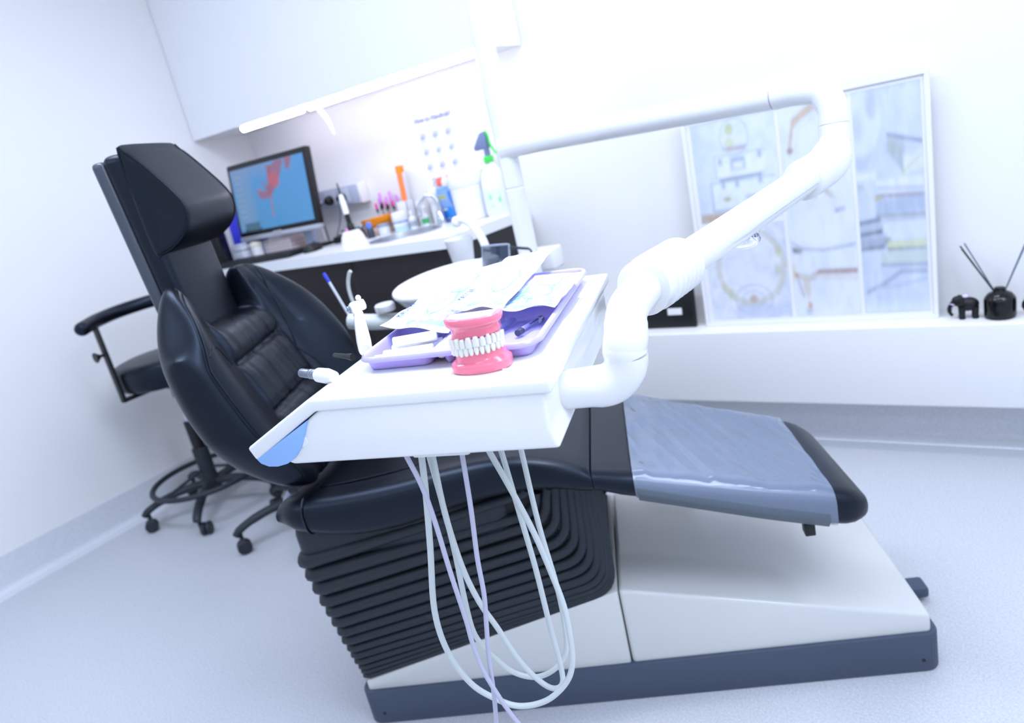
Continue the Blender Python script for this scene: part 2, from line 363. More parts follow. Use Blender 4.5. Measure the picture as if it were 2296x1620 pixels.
# back rest
def sc(z): return spl([(.59, .022), (.66, .004), (.73, -.022), (.77, -.038), (.83, -.065), (.89, -.088), (.97, -.116), (1.09, -.15)], z)
def swn(z): return spl([(.59, .05), (.64, .046), (.69, .034), (.788, -.012), (.908, -.056), (1.02, -.088), (1.09, -.125)], z)
def swf(z): return spl([(.59, .06), (.64, .06), (.69, .058), (.787, .042), (.863, .016), (.945, -.030), (1.02, -.070), (1.09, -.115)], z)
def srr(z): return spl([(.60, -.005), (.64, -.045), (.70, -.105), (.80, -.148), (.88, -.163), (.97, -.166), (1.03, -.158), (1.09, -.14)], z)
def ztop(u):
    a = abs(u); e1 = .46 if u > 0 else .56; return .97 if a <= .36 else (.97+(.095 if u > 0 else .105)*sm(.36, e1, a) if a < e1 else (1.065 if u > 0 else 1.075)-.13*sm(.54, 1.02, a)**1.3)
def zbot(u): return .598+.05*abs(u)**5
def groove(x, w): return math.exp(-(x/w)**2)
def backpt(u, v, front):
    zt, zb = ztop(u), zbot(u); z = zb+(zt-zb)*v; a = abs(u)
    hw = (.285 if u > 0 else .272)*(1-.17*(1-sm(.6, .78, z)))*(1-.04*sm(.9, 1.07, z))
    g = sm(.38, .85, a); f = sc(z)+((swf(z) if u > 0 else swn(z))-sc(z))*g; bk = srr(z)-.045*(1-u*u)
    y = .2+hw*u
    if front:
        zg = .89+.014*u; zl = .77+.01*u
        inside = 1-sm(.40, .46, a)
        d = -.010*groove(z-zg, .006)*inside-.010*groove(z-zl, .006)*inside
        d += -.007*groove(a-.45, .022)*sm(.70, .8, z)*(1-sm(1.0, 1.04, z))
        if zl < z < zg: d += -.006*groove(u+.08, .018)*inside
        if inside > 0:
            cu = .008*sm(0, .035, abs(z-zg))*sm(0, .03, abs(z-zl)) ; d += cu*inside
            d += inside*.0035*noise.noise(V(u*13+3*z, z*5, 2.2))*sm(0, .02, abs(z-zg))
            d += inside*.0022*noise.noise(V(u*26-6*z, z*9, 7.))*groove(z-zg, .06)
        if u > .42 and z > .9: d += -.004*groove(u-.56-.25*(1.0-z), .02)
        f += d
    mid = (f+bk)/2; half = (f-bk)/2
    e = max(0, 1-min(1, a)**12)**.42*max(0, 1-abs(2*v-1)**12)**.42
    return V(mid+(half if front else -half)*e, y, z)
nu, nv = 150, 110
us = [-math.cos(PI*i/(nu-1)) for i in range(nu)]; us = [.45*x+.55*(2*i/(nu-1)-1) for i, x in enumerate(us)]
vs_ = [.5-.5*math.cos(PI*j/(nv-1)) for j in range(nv)]; vs_ = [.45*x+.55*j/(nv-1) for j, x in enumerate(vs_)]
b = bmesh.new(); F = {}; K = {}
for j in range(nv):
    for i in range(nu):
        F[i, j] = b.verts.new(backpt(us[i], vs_[j], True))
        K[i, j] = F[i, j] if i in (0, nu-1) or j in (0, nv-1) else b.verts.new(backpt(us[i], vs_[j], False))
for j in range(nv-1):
    for i in range(nu-1):
        b.faces.new((F[i, j], F[i+1, j], F[i+1, j+1], F[i, j+1])); b.faces.new((K[i, j], K[i, j+1], K[i+1, j+1], K[i+1, j]))
back = obj('back_rest', b, LEATHER, chair, ang=80)
def onback(u, v, off=.001): p = backpt(u, v, True); return (p.x+off, p.y, p.z)
for du in (0, .02):
    b = bmesh.new(); tube(b, smooth([onback(-.94+du, .06+.72*t/12) for t in range(13)]+[onback(-.935+du, .84), onback(-.91+du, .895-du), onback(-.86+du, .935-du), onback(-.78, .962-du), onback(-.68, .976-du), onback(-.58, .982-du)], 4), .0016, 6); obj('piping', b, LEATHS, back)
b = bmesh.new(); tube(b, [onback(.60-.12*sm(.5, 1, t/40.)*0-.14*(1-t/40), .52+.455*t/40, .0) for t in range(41)], .0022, 6); obj('piping', b, LEATHS, back)
b = bmesh.new(); tube(b, [onback(.45+.18*t/30, .55-.4*t/30, -.0005) for t in range(31)], .0022, 6); obj('piping', b, LEATHS, back)
b = bmesh.new(); tube(b, [onback(-.86+.3*t/20, .86-.14*t/20-.1*(t/20)**2, -.0005) for t in range(21)], .0022, 6); obj('piping', b, LEATHS, back)
# neck panel and head cushion
def slab(x0t, x1t, x0b, x1b, y0, y1, zb, zt, r, seg=4):
    t = bmesh.new(); bmesh.ops.create_cube(t, size=1)
    for v in t.verts:
        top = v.co.z > 0; fr = v.co.x > 0
        v.co = V((x1t if fr else x0t) if top else (x1b if fr else x0b), y1 if v.co.y > 0 else y0, zt if top else zb)
    bmesh.ops.bevel(t, geom=t.edges[:], offset=r, segments=seg, affect='EDGES', profile=.5); return t
b = bmesh.new(); merge(b, slab(-.262, -.232, -.225, -.195, .098, .302, .86, 1.338, .011)); neck = obj('neck_shell', b, mat('graphite_shell', '3f4752', .35, coat=.3), chair)
b = bmesh.new(); merge(b, slab(-.238, -.186, -.2, -.152, .097, .303, .86, 1.346, .018)); obj('neck_panel', b, LEATHER, chair)
prof = [(-.192, 1.345), (-.178, 1.347), (-.150, 1.315), (-.112, 1.262), (-.094, 1.228), (-.092, 1.200), (-.106, 1.172), (-.138, 1.148), (-.172, 1.137), (-.190, 1.150)]
pp = [(p.x, p.y) for p in smooth([(x, z, 0) for x, z in prof], 4, True)]
cx = sum(p[0] for p in pp)/len(pp); cz = sum(p[1] for p in pp)/len(pp)
b = bmesh.new(); L = []
for y, k in ((.101, .5), (.0965, .80), (.0965, .90), (.0985, .955), (.103, .985), (.112, 1.0), (.15, 1.01), (.2, 1.012), (.25, 1.01), (.288, 1.0), (.297, .985), (.3015, .955), (.3035, .90), (.3035, .80), (.299, .5)):
    L.append([(cx+(x-cx)*k, y, cz+(z-cz)*k) for x, z in pp])
loft(b, L); hc = obj('head_cushion', b, LEATHER, chair, ang=60)
for y in (.0985, .3015):
    b = bmesh.new(); tube(b, [(cx+(x-cx)*.965, y, cz+(z-cz)*.965) for x, z in pp], .0025, 6, closed=True); obj('piping', b, LEATHS, hc)
for y in (.03, .37):
    b = bmesh.new(); tube(b, smooth([(-.03, y, .60), (-.055, y, .56), (-.02, y, .51)], 8), .012, 10); obj('hinge_bracket', b, mat('pale_grey_metal', '9fa7b5', .3, metal=.3), chair)
# ------------------------------------------------------------------ delivery unit: post, jointed arm, instrument table, hoses
PX, PY = -1.169, 1.735
unit = thing('delivery_unit', 'white jointed arm on a post carrying the instrument table with hanging hoses', 'dental unit', (PX, PY, 0))
TU = Matrix.Translation((-PX, -PY, 0))                         # world -> unit
HM = Matrix.Translation((-.401, .571, .966)) @ Matrix.Rotation(R(19), 4, 'Z') @ Matrix.Rotation(R(2.2), 4, 'Y')   # table frame -> world
UH = TU @ HM
b = bmesh.new(); cyl(b, (0, 0, .02), (0, 0, 1.075), .029, seg=28, bev=.002); cyl(b, (0, 0, 1.079), (0, 0, 2.3), .029, seg=28, bev=.002); cyl(b, (0, 0, .9), (0, 0, 1.2), .0265, seg=28)
obj('post', b, UNITW, unit)
b = bmesh.new(); cyl(b, (0, 0, 0), (0, 0, .02), .055, seg=32, bev=.004); obj('post_foot', b, UNITW, unit)
b = bmesh.new(); pts = [(-1.169, 1.735, 1.19), (-1.13, 1.7305, 1.19), (-1.05, 1.721, 1.1885), (-.75, 1.686, 1.181), (-.42, 1.648, 1.1735)]
tube(b, pts, [.04, .031, .0295, .029, .0285], 28, M=TU); obj('horizontal_arm', b, UNITW, unit)
b = bmesh.new(); tube(b, smooth([(-.418, 1.6475, 1.1735), (-.37, 1.642, 1.173), (-.325, 1.636, 1.163), (-.304, 1.628, 1.128), (-.302, 1.622, 1.095)], 8), .0295, 28, M=TU); obj('upper_elbow', b, UNITW, unit)
b = bmesh.new(); tube(b, smooth([(-.302, 1.621, 1.094), (-.302, 1.612, 1.06), (-.308, 1.572, 1.028), (-.322, 1.52, 1.017), (-.33, 1.45, 1.0155)], 8), [.0295]*9+[.031, .033, .035, .037, .0385, .039, .0395]+[.0395]*17, 28, M=TU); obj('arm_joint', b, UNITW, unit)
b = bmesh.new(); tube(b, [(-.329, 1.46, 1.0155), (-.345, 1.2, 1.009), (-.365, .86, 1.002)], [.0285, .0265, .0245], 28, M=TU); sa = obj('spring_arm', b, UNITW, unit)
b = bmesh.new(); tube(b, [(-.3035, 1.44, 1.007), (-.32, 1.2, 1.002), (-.3425, .88, .996)], .0012, 6, M=TU); obj('arm_seam', b, mat('seam_grey', 'b9bfc6', .4), sa)
b = bmesh.new(); n = 90; pts = []; rr = []
for i in range(n+1):
    t = i/n; pts.append((-.3645-.0035*t, .885-.115*t, 1.0025)); rr.append(.0325+(.0042*abs(math.sin(t*8*PI/.78*.78))**.6 if .04 < t < .80 else .0022))
rr[0] = .03; rr[-1] = .03
tube(b, pts, rr, 32, M=TU); obj('pleated_sleeve', b, UNITW, unit)
S1 = HM @ V(.078, .085, -.045)
b = bmesh.new(); tube(b, smooth([(-.368, .80, 1.003), (-.3675, .765, 1.002), (-.365, .715, .992), (S1.x+.001, S1.y+.006, .972), (S1.x, S1.y, S1.z+.042), (S1.x, S1.y, S1.z+.0355)], 8), [.0235]*20+[.0245]*21, 32, M=TU); obj('lower_elbow', b, UNITW, unit)
hx = (HM.to_3x3() @ V(-1, 0, 0)).normalized(); rb_ = .034; top_ = V(S1.x, S1.y, S1.z+rb_)
arc_ = [top_+hx*rb_*(1-math.cos(a))-V(0, 0, 1)*rb_*math.sin(a) for a in [PI/2*k/14 for k in range(15)]]
end_ = HM @ V(-.02, .085, -.046)
b = bmesh.new(); tube(b, [tuple(p) for p in arc_]+[tuple(arc_[-1]+hx*.012), tuple(end_+V(0, 0, -.001))], [.0245]*15+[.0235, .0225], 32, M=TU); obj('table_bracket', b, UNITW, unit)
b = bmesh.new(); ball(b, (-.372, 1.19, .965), (.026, .022, .015), 18, TU); cyl(b, (-.36, 1.19, .965), (-.352, 1.19, .99), .009, M=TU); obj('brake_knob', b, CLEAR, unit, label='clear brake knob under the spring arm')
# table
T2 = Matrix(((1, 0, 0, 0), (0, 0, -1, 0), (0, 1, 0, 0), (0, 0, 0, 1)))      # poly (x, z), extrude height h -> y = -h
b = bmesh.new(); prism(b, [(-.262, -.012), (0, -.011), (.0, -.056), (.008, -.080), (-.320, -.082), (-.336, -.074), (-.285, -.026)], -.478, 0, .005, 3, UH @ T2); body = obj('table_body', b, UNITW, unit)
b = bmesh.new(); cyl(b, (-.299, -.001, -.052), (-.299, .002, -.052), .0075, seg=20, bev=.0008, M=UH); obj('push_button', b, UNITW, body)
b = bmesh.new(); prism(b, [(.009, 0), (-.275, 0), (-.374, -.0555), (-.3665, -.0725), (-.2695, -.0155), (.009, -.0155)], -.487, .004, .0035, 3, UH @ T2); top = obj('table_top', b, UNITW, unit)
b = bmesh.new(); prism(b, rrect(-.268, .016, -.012, .474, .006), -.001, .0009, .0005, 1, UH); obj('top_mat', b, UNITW, top)
for i in range(9):
    b = bmesh.new(); x = -.235+.026*i; rbox(b, (x, .036, .0005), (x+.014, .0395, .0022), .0008, 1, UH); obj('grip_rib', b, UNITW, top)
gp = [(-.3665, -.0705), (-.362, -.077), (-.352, -.0815), (-.340, -.082), (-.326, -.079), (-.312, -.071), (-.300, -.058), (-.291, -.042), (-.284, -.026)]
b = bmesh.new(); prism(b, gp, -.47, .003, .0015, 2, UH @ T2); obj('grip_bar', b, BLUEP, unit, label='sky blue grip bar under the sloping table edge')
b = bmesh.new(); rbox(b, (-.17, .01, -.087), (-.1, .05, -.08), .003, 2, UH); obj('hose_outlet', b, UNITW, body)
h1 = [(-0.598, 0.567, 0.866), (-0.61, 0.569, 0.814), (-0.631, 0.569, 0.726), (-0.655, 0.567, 0.624), (-0.658, 0.572, 0.551), (-0.644, 0.584, 0.491), (-0.62, 0.599, 0.458), (-0.592, 0.615, 0.439), (-0.556, 0.634, 0.444), (-0.527, 0.651, 0.47), (-0.515, 0.661, 0.503), (-0.514, 0.668, 0.551), (-0.518, 0.673, 0.591), (-0.53, 0.676, 0.645), (-0.544, 0.678, 0.698), (-0.563, 0.678, 0.755), (-0.585, 0.677, 0.816)]
h3 = [(-0.62, 0.601, 0.847), (-0.626, 0.607, 0.765), (-0.633, 0.612, 0.693), (-0.643, 0.616, 0.619), (-0.65, 0.621, 0.556), (-0.649, 0.629, 0.522), (-0.641, 0.639, 0.493), (-0.624, 0.653, 0.458), (-0.597, 0.67, 0.442), (-0.57, 0.686, 0.452), (-0.554, 0.7, 0.475), (-0.551, 0.708, 0.513), (-0.554, 0.715, 0.579), (-0.564, 0.719, 0.679), (-0.569, 0.725, 0.796)]
h4 = [(-0.6, 0.587, 0.856), (-0.611, 0.592, 0.769), (-0.614, 0.599, 0.683), (-0.609, 0.608, 0.62), (-0.6, 0.62, 0.57), (-0.586, 0.633, 0.505), (-0.569, 0.647, 0.461), (-0.557, 0.659, 0.443), (-0.549, 0.67, 0.447), (-0.551, 0.677, 0.475), (-0.558, 0.683, 0.537), (-0.564, 0.689, 0.628), (-0.573, 0.694, 0.71), (-0.583, 0.699, 0.807)]
h2 = [(-0.591, 0.537, 0.88), (-0.584, 0.541, 0.839), (-0.581, 0.543, 0.789), (-0.58, 0.544, 0.718), (-0.578, 0.546, 0.644), (-0.579, 0.547, 0.608), (-0.576, 0.549, 0.565), (-0.566, 0.553, 0.524), (-0.554, 0.558, 0.486), (-0.541, 0.564, 0.452), (-0.545, 0.564, 0.42), (-0.575, 0.554, 0.397), (-0.591, 0.55, 0.415), (-0.586, 0.553, 0.453), (-0.577, 0.557, 0.513), (-0.57, 0.56, 0.578), (-0.563, 0.564, 0.627), (-0.556, 0.567, 0.673), (-0.553, 0.569, 0.726), (-0.546, 0.573, 0.794), (-0.54, 0.576, 0.869)]
for h, m, r_, lb in ((h1, HOSE, .0042, None), (h3, HOSE, .0040, None), (h4, HOSE, .0040, None), (h2, HOSEL, .0031, 'thin lavender grey hose')):
    def ext(p, q): d = (V(*p)-V(*q)); d = d/max(d.z, .02); return tuple(V(*p)+d*(.892-p[2]))
    b = bmesh.new(); tube(b, smooth([ext(h[0], h[1])]+h+[ext(h[-1], h[-2])], 6), r_, 12, M=TU); obj('hose', b, m, unit, label=lb)

# instruments lying in the table edge
def along(name, label, p, q, parts):
    t = thing(name, label, 'dental handpiece', tuple(HM @ V(*p)))
    Mq = ((HM @ V(*q))-(HM @ V(*p))).to_track_quat('Z', 'Y').to_matrix().to_4x4()
    for nm, prof, m in parts:
        b = bmesh.new(); lathe(b, prof, 20, Mq); obj(nm, b, m, t)
    return t, Mq
along('air_motor', 'short knurled metal handpiece end poking out past the sloping table edge', (-.335, .088, .004), (-.262, .05, .006), [
    ('tip', [(.0045, 0), (.0058, .001), (.0058, .02), (.0052, .021)], ALU), ('ring', [(.0053, .021), (.0064, .022), (.0064, .025), (.0053, .026), (.0053, .027), (.0064, .028), (.0064, .031), (.0053, .032), (.0053, .033), (.0064, .034), (.0064, .037), (.0053, .038)], ALU), ('collar', [(.006, .038), (.009, .041), (.0095, .06), (.007, .075)], WHITEP)])
along('syringe_nozzle', 'small dark instrument tip behind the tray corner at the table edge', (-.325, .155, .004), (-.285, .135, .004), [('tip', [(.001, 0), (.003, .003), (.0035, .03), (.005, .045)], BLACKP)])
hp, Mq = along('contra_angle_handpiece', 'white angled dental handpiece standing up beside the lavender tray', (-.2625, .132, .0135), (-.335, .268, .036), [
    ('sheath', [(.0082, -.004), (.009, 0), (.0098, .03), (.0092, .07), (.0085, .105), (.0068, .128), (.0075, .14)], UNITW)])
hd = HM @ V(-.341, .279, .040) - HM @ V(-.2625, .132, .0135)
axis = (HM.to_3x3() @ V(-.75, -.5, -.1)).normalized(); a = hd-axis*.008
qm = Matrix.Translation(a) @ axis.to_track_quat('Z', 'Y').to_matrix().to_4x4()
b = bmesh.new(); lathe(b, [(.004, -.006), (.0072, -.005), (.0085, -.002), (.0085, .014), (.0075, .017)], 22, qm); hh = obj('head', b, UNITW, hp)
b = bmesh.new(); lathe(b, [(.0068, .017), (.0068, .019), (.005, .0195), (.005, .022), (.003, .0225), (.003, .024)], 22, qm); obj('chuck', b, ALU, hh)
b = bmesh.new(); ball(b, tuple(hd+V(.004, .004, .012)), .0045, 12); obj('button', b, UNITW, hh)

# lavender tray
TX0, TX1, TY0, TY1 = -.247, -.016, .066, .462
wells = [(-.240, .073, -.148, .205), (-.140, .073, -.118, .205), (-.109, .073, -.023, .232), (-.240, .216, -.118, .452), (-.109, .243, -.023, .452)]
def trayz(x, y):
    z = .020
    for x0, y0, x1, y1 in wells:
        r_ = .016; cx_, cy_ = (x0+x1)/2, (y0+y1)/2
        qx, qy = abs(x-cx_)-(x1-x0)/2+r_, abs(y-cy_)-(y1-y0)/2+r_
        d = -(math.hypot(max(qx, 0), max(qy, 0))+min(max(qx, qy), 0)-r_)
        if d > -.002: z = min(z, .020-.0175*sm(-.001, .0065, d))
    return z
tray = tag(obj('instrument_tray', bmesh.new(), LAV), 'lavender plastic instrument tray with compartments on the white table', 'tray')
b = bmesh.new(); nx_, ny_ = 128, 200; rows = []
def outl(x, y):         # pull the grid's corners in to a rounded outline
    cx_, cy_ = (TX0+TX1)/2, (TY0+TY1)/2; hx, hy = (TX1-TX0)/2, (TY1-TY0)/2; r_ = .03
    qx, qy = abs(x-cx_)-hx+r_, abs(y-cy_)-hy+r_
    if qx > 0 and qy > 0:
        m_ = max(qx, qy); k = m_/math.hypot(qx, qy); qx, qy = qx*k, qy*k
        x = cx_+math.copysign(hx-r_+qx, x-cx_); y = cy_+math.copysign(hy-r_+qy, y-cy_)
    return x, y
for thick, flip in ((0, False), (-.0018, True)):
    L = []
    for j in range(ny_):
        row = []
        for i in range(nx_):
            x, y = outl(TX0+(TX1-TX0)*i/(nx_-1), TY0+(TY1-TY0)*j/(ny_-1)); z = trayz(x, y)
            e = min(i, j, nx_-1-i, ny_-1-j)
            if e == 0: z = .0155
            elif e == 1: z = .0188
            row.append(b.verts.new((x, y, z+thick+.0006)))
        L.append(row)
    for p, q in zip(L, L[1:]):
        for i in range(nx_-1):
            f = (p[i], p[i+1], q[i+1], q[i]); b.faces.new(f[::-1] if flip else f)
    if not flip: L0 = L
rim0 = L0[0]+[r_[-1] for r_ in L0[1:]]+L0[-1][-2::-1]+[r_[0] for r_ in L0[-2:0:-1]]
rim1 = L[0]+[r_[-1] for r_ in L[1:]]+L[-1][-2::-1]+[r_[0] for r_ in L[-2:0:-1]]
for i in range(len(rim0)):
    j = (i+1) % len(rim0); b.faces.new((rim0[j], rim0[i], rim1[i], rim1[j]))
b.transform(HM); b.to_mesh(tray.data); b.free(); finish(tray.data, 60)
# things in the tray's compartments
def hthing(name, label, cat, x, y, z, rz=0, group=None):
    o = thing(name, label, cat); o.matrix_world = HM @ Matrix.Translation((x, y, z)) @ Matrix.Rotation(rz, 4, 'Z')
    if group: o['group'] = group
    return o
def hobj(name, label, cat, bm, m, x, y, z, rz=0, group=None, ang=38):
    o = tag(obj(name, bm, m, ang=ang), label, cat, group); o.matrix_world = HM @ Matrix.Translation((x, y, z)) @ Matrix.Rotation(rz, 4, 'Z'); return o
COTTON = mat('white_cotton', 'fbfbfa', .9, bump=(900, .3, .001))
for i, (x, y, z, rz, L_, lb) in enumerate([(-.196, .095, .0095, R(6), .068, 'front cotton roll in the left tray compartment'), (-.194, .113, .0095, R(9), .064, 'middle cotton roll in the left tray compartment'), (-.19, .135, .0100, R(12), .066, 'rear cotton roll in the left tray compartment'), (-.187, .125, .0225, R(14), .056, 'cotton roll lying on top of the others in the tray')]):
    b = bmesh.new(); lathe(b, [(.002, -L_/2), (.0058, -L_/2), (.0066, -L_/2+.001), (.0066, L_/2-.001), (.0058, L_/2), (.002, L_/2)], 16, Matrix.Rotation(PI/2, 4, 'Y')); hobj('cotton_roll', lb, 'cotton roll', b, COTTON, x, y, z, rz, 'cotton rolls in the tray')
t = hthing('bite_block', 'small cream and blue impression piece in the middle tray compartment', 'dental part', -.129, .112, .004, R(75))
b = bmesh.new(); ball(b, (-.018, 0, .012), (.014, .008, .009), 14); ball(b, (-.028, .002, .010), (.009, .007, .007), 12); ball(b, (-.006, 0, .016), (.009, .008, .008), 12); obj('stone_cast', b, mat('cream_stone', 'efe9d6', .7), t)
b = bmesh.new(); rbox(b, (-.012, -.008, 0), (.02, .008, .016), .004); obj('holder', b, mat('pale_blue_resin', 'b8cdf2', .3), t)
GLASS = mat('vial_glass', 'eef4fb', .03, trans=1, ior=1.2)
t = hthing('glass_vial', 'clear glass vial with a green cap lying in the right tray compartment', 'vial', -.086, .178, .0105, R(78))
b = bmesh.new(); lathe(b, [(.001, .03), (.004, .0295), (.0055, .026), (.0055, -.022), (.005, -.024)], 18, Matrix.Rotation(PI/2, 4, 'Y')); obj('barrel', b, GLASS, t)
b = bmesh.new(); lathe(b, [(.0065, -.034), (.0068, -.033), (.0068, -.024), (.006, -.023)], 18, Matrix.Rotation(PI/2, 4, 'Y')); obj('cap', b, mat('white_cap', 'f4f6f4', .3), t)
b = bmesh.new(); lathe(b, [(.0070, -.0265), (.0072, -.026), (.0072, -.0245), (.0070, -.024)], 18, Matrix.Rotation(PI/2, 4, 'Y')); obj('cap_ring', b, mat('green_ring', '3f9a78', .3), t)
t = hthing('anaesthetic_cartridge', 'slim glass cartridge with a metal cap and black scale in the right tray compartment', 'cartridge', -.052, .175, .0095, R(72))
b = bmesh.new(); lathe(b, [(.003, -.03), (.0042, -.029), (.0042, .024), (.0036, .026)], 18, Matrix.Rotation(PI/2, 4, 'Y')); obj('barrel', b, GLASS, t)
b = bmesh.new(); lathe(b, [(.0046, .024), (.0048, .025), (.0048, .031), (.0042, .032)], 18, Matrix.Rotation(PI/2, 4, 'Y')); obj('cap', b, STEEL, t)
b = bmesh.new(); lathe(b, [(.0038, -.028), (.0040, -.0275), (.0040, -.018), (.0036, -.017)], 18, Matrix.Rotation(PI/2, 4, 'Y')); obj('plunger', b, mat('dark_stopper', '4a4f66', .5), t)
b = bmesh.new()
for i in range(7): rbox(b, (.0+.003*i, -.0035, .0026), (.0012+.003*i, -.0005, .0040), 0)
obj('scale', b, mat('ink', '34406a', .6), t, kind='stuff')

# sterilisation pouches: paper with a film window over the instrument inside
def pouch(label, c, zf, bulges, tint, txt, seed):
    t = thing('sterilisation_pouch', label, 'pouch', group='sealed pouches across the tray'); t.matrix_world = HM
    c = [V(*p) for p in c]
    def P(u, v):
        p = (c[0]*(1-u)+c[1]*u)*(1-v)+(c[3]*(1-u)+c[2]*u)*v
        e = min(u, 1-u)*6; e = min(e, 1)*min(1, min(v, 1-v)*9)
        z = .0016*noise.noise(V(u*3+seed, v*6, .3))+.0022*(abs(2*u-1)**3)*noise.noise(V(v*7+seed, u*2, 4.))
        z += .0024*(1-min(1, v*9))*math.sin(u*9+seed)
        for bu, bv, ru, rv, h in bulges: z += h*math.exp(-(((u-bu)/ru)**2+((v-bv)/rv)**2)**2)
        z += e*.0008*noise.noise(V(u*18+seed, v*14, 2))+e*.0012*noise.noise(V(u*9-v*16+seed, v*4, 5))
        return V(p.x, p.y, p.z+z+zf*sm(.4, 1, v))
    pr = Print(80, 160, 'd3e0f0'); pr.rect(.1, .13, .9, .93, tint, .9, .02); pr.mottle(9, .35, 'e6eef8')
    pr.rect(0, 0, 1, .05, 'f8fafc'); pr.rect(.3, .045, .95, .12, '6fa4e0', .8, .02); pr.ell(.85, .07, .06, .02, '6f9fd8', .8)
    for bu, bv, ru, rv, h in bulges:
        pr.ell(bu, bv, ru*.9, rv*.9, '9db4de', .7, .25); pr.ring(bu, bv, ru*.9, rv*.9, .05, '5f7cc0', .7)
    rg = random.Random(seed)
    for k in range(34):
        u, v = rg.uniform(.15, .85), rg.uniform(.2, .85); pr.line([(u, v), (u+rg.uniform(-.12, .12), v+rg.uniform(.04, .14))], .003, rg.choice(['5f80c4', 'ffffff', '7fa0d8']), .7)
    pr.build('pouch_sheet', lambda u, v: P(u, v), vmat('pouch_print', .25, coat=.6), t, ang=80)
    bm = bmesh.new(); grid(bm, 24, 40, lambda u, v: P(u, v)-V(0, 0, .0022*min(1, min(u, 1-u)*9)*min(1, min(v, 1-v)*9)+.0003)); obj('paper_back', bm, mat('pouch_paper', 'f3f7fd', .7), t, ang=80)
    # lettering along the edge
    ex = (P(.06, .5)-P(.06, .3)).normalized(); ey = (P(.0, .4)-P(.12, .4)).normalized(); ez = ex.cross(ey).normalized(); ey = ez.cross(ex)
    o = P(.12, .14)+ez*.0012
    M_ = Matrix(((ex.x, ey.x, ez.x, o.x), (ex.y, ey.y, ez.y, o.y), (ex.z, ey.z, ez.z, o.z), (0, 0, 0, 1)))
    bm = text_bm(txt, .012, M_, .0001)
    obj('lettering', bm, mat('pouch_ink', '2f55a8', .6), t)
    return t
pouch('long sterilisation pouch reaching over the left front corner of the tray', [(-.252, .166, .034), (-.140, .122, .028), (-.158, .490, .038), (-.238, .452, .038)], .003, [(.55, .35, .16, .2, .006), (.6, .62, .13, .2, .005)], '9cbce6', 'M A S T E R', 3)
pouch('middle sterilisation pouch with a clear angled piece, its far corner sticking up', [(-.168, .190, .040), (-.084, .178, .036), (-.074, .482, .046), (-.155, .492, .042)], .006, [(.62, .42, .2, .2, .006)], '94b4e2', 'M A S T E R', 8)
pouch('right sterilisation pouch with blue film at the right side of the tray', [(-.103, .187, .031), (-.018, .186, .029), (-.004, .342, .032), (-.078, .350, .034)], .004, [(.5, .4, .25, .2, .005), (.55, .7, .2, .15, .005)], '86b6ea', 'M A S T E R', 14)

# denture model
den = hthing('denture_model', 'pink denture model with white teeth standing at the front of the table', 'denture model', -.078, .029, .0012, R(4))
def arch(sx, sy, n=40):         # front arc of a jaw, then a straight back: x right, y away
    sy = sy*.74; p = [(-sx*math.cos(PI*i/n), sy*.72*(1-math.sin(PI*i/n)**.8)) for i in range(n+1)]
    return p+[(sx*(.985-.0)*(1-2*k/7), sy) if True else 0 for k in range(8)]
def jaw(name, prof):
    L = []
    for sx, sy, dy, z, tilt in prof: L.append([(x, y+dy, z+tilt*x) for x, y in arch(sx, sy)])
    b = bmesh.new(); loft(b, L); return obj(name, b, PINK, den, ang=50)
tl = .05
low = jaw('lower_jaw', [(.0325, .046, .0, 0, 0), (.0345, .048, -.001, .001, 0), (.0345, .048, -.001, .0085, 0), (.0335, .046, -.0002, .0105, .02), (.029, .043, .003, .0125, tl), (.028, .042, .0038, .018, tl), (.0285, .042, .0036, .0225, tl), (.0265, .040, .0055, .0255, tl)])
upj = jaw('upper_jaw', [(.0262, .040, .0052, .0385, tl), (.0285, .042, .0030, .041, tl), (.0275, .042, .0036, .0475, tl), (.0285, .043, .0025, .0515, tl*.6), (.0315, .045, .000, .0535, 0), (.0325, .0455, -.0008, .0555, 0), (.0325, .0455, -.0008, .0615, 0), (.0315, .0445, 0, .0625, 0)])
b = bmesh.new(); prism(b, [(-.024, .012), (-.012, .005), (.012, .004), (.025, .012), (.027, .030), (-.028, .030)], .0625, .0630, .0002, 1); obj('name_label', b, WHITEP, upj)
tw_u = [.0044, .0046, .0048, .0052, .0058, .0066, .0078, .0078, .0066, .0058, .0052, .0048, .0046, .0044]
tw_l = [.0044, .0046, .0046, .0050, .0052, .0050, .0050, .0050, .0050, .0052, .0050, .0046, .0046, .0044]
def tooth(w, h, d, parent, pos, nrm, up_):
    q = Matrix.Translation(pos) @ Matrix(((-nrm[1], nrm[0], 0, 0), (nrm[0], nrm[1], 0, 0), (0, 0, up_, 0), (0, 0, 0, 1)))
    L = []
    for t in (0, .1, .3, .55, .8, .93, 1.0):
        k = (.6+.4*sm(0, .55, t))*(1-.12*max(0, t-.7)/.3) ; k2 = (.9-.25*t); e = .72 if t in (0, 1.0) else 1
        L.append([(w/2*k*e*math.copysign(abs(math.cos(a))**.75, math.cos(a)), d/2*k2*e*math.copysign(abs(math.sin(a))**.8, math.sin(a)), h*(t-0)) for a in [2*PI*i/14 for i in range(14)]])
    b = bmesh.new(); loft(b, L, M=q); bmesh.ops.recalc_face_normals(b, faces=b.faces[:]); obj('tooth', b, TOOTH, parent, ang=70)
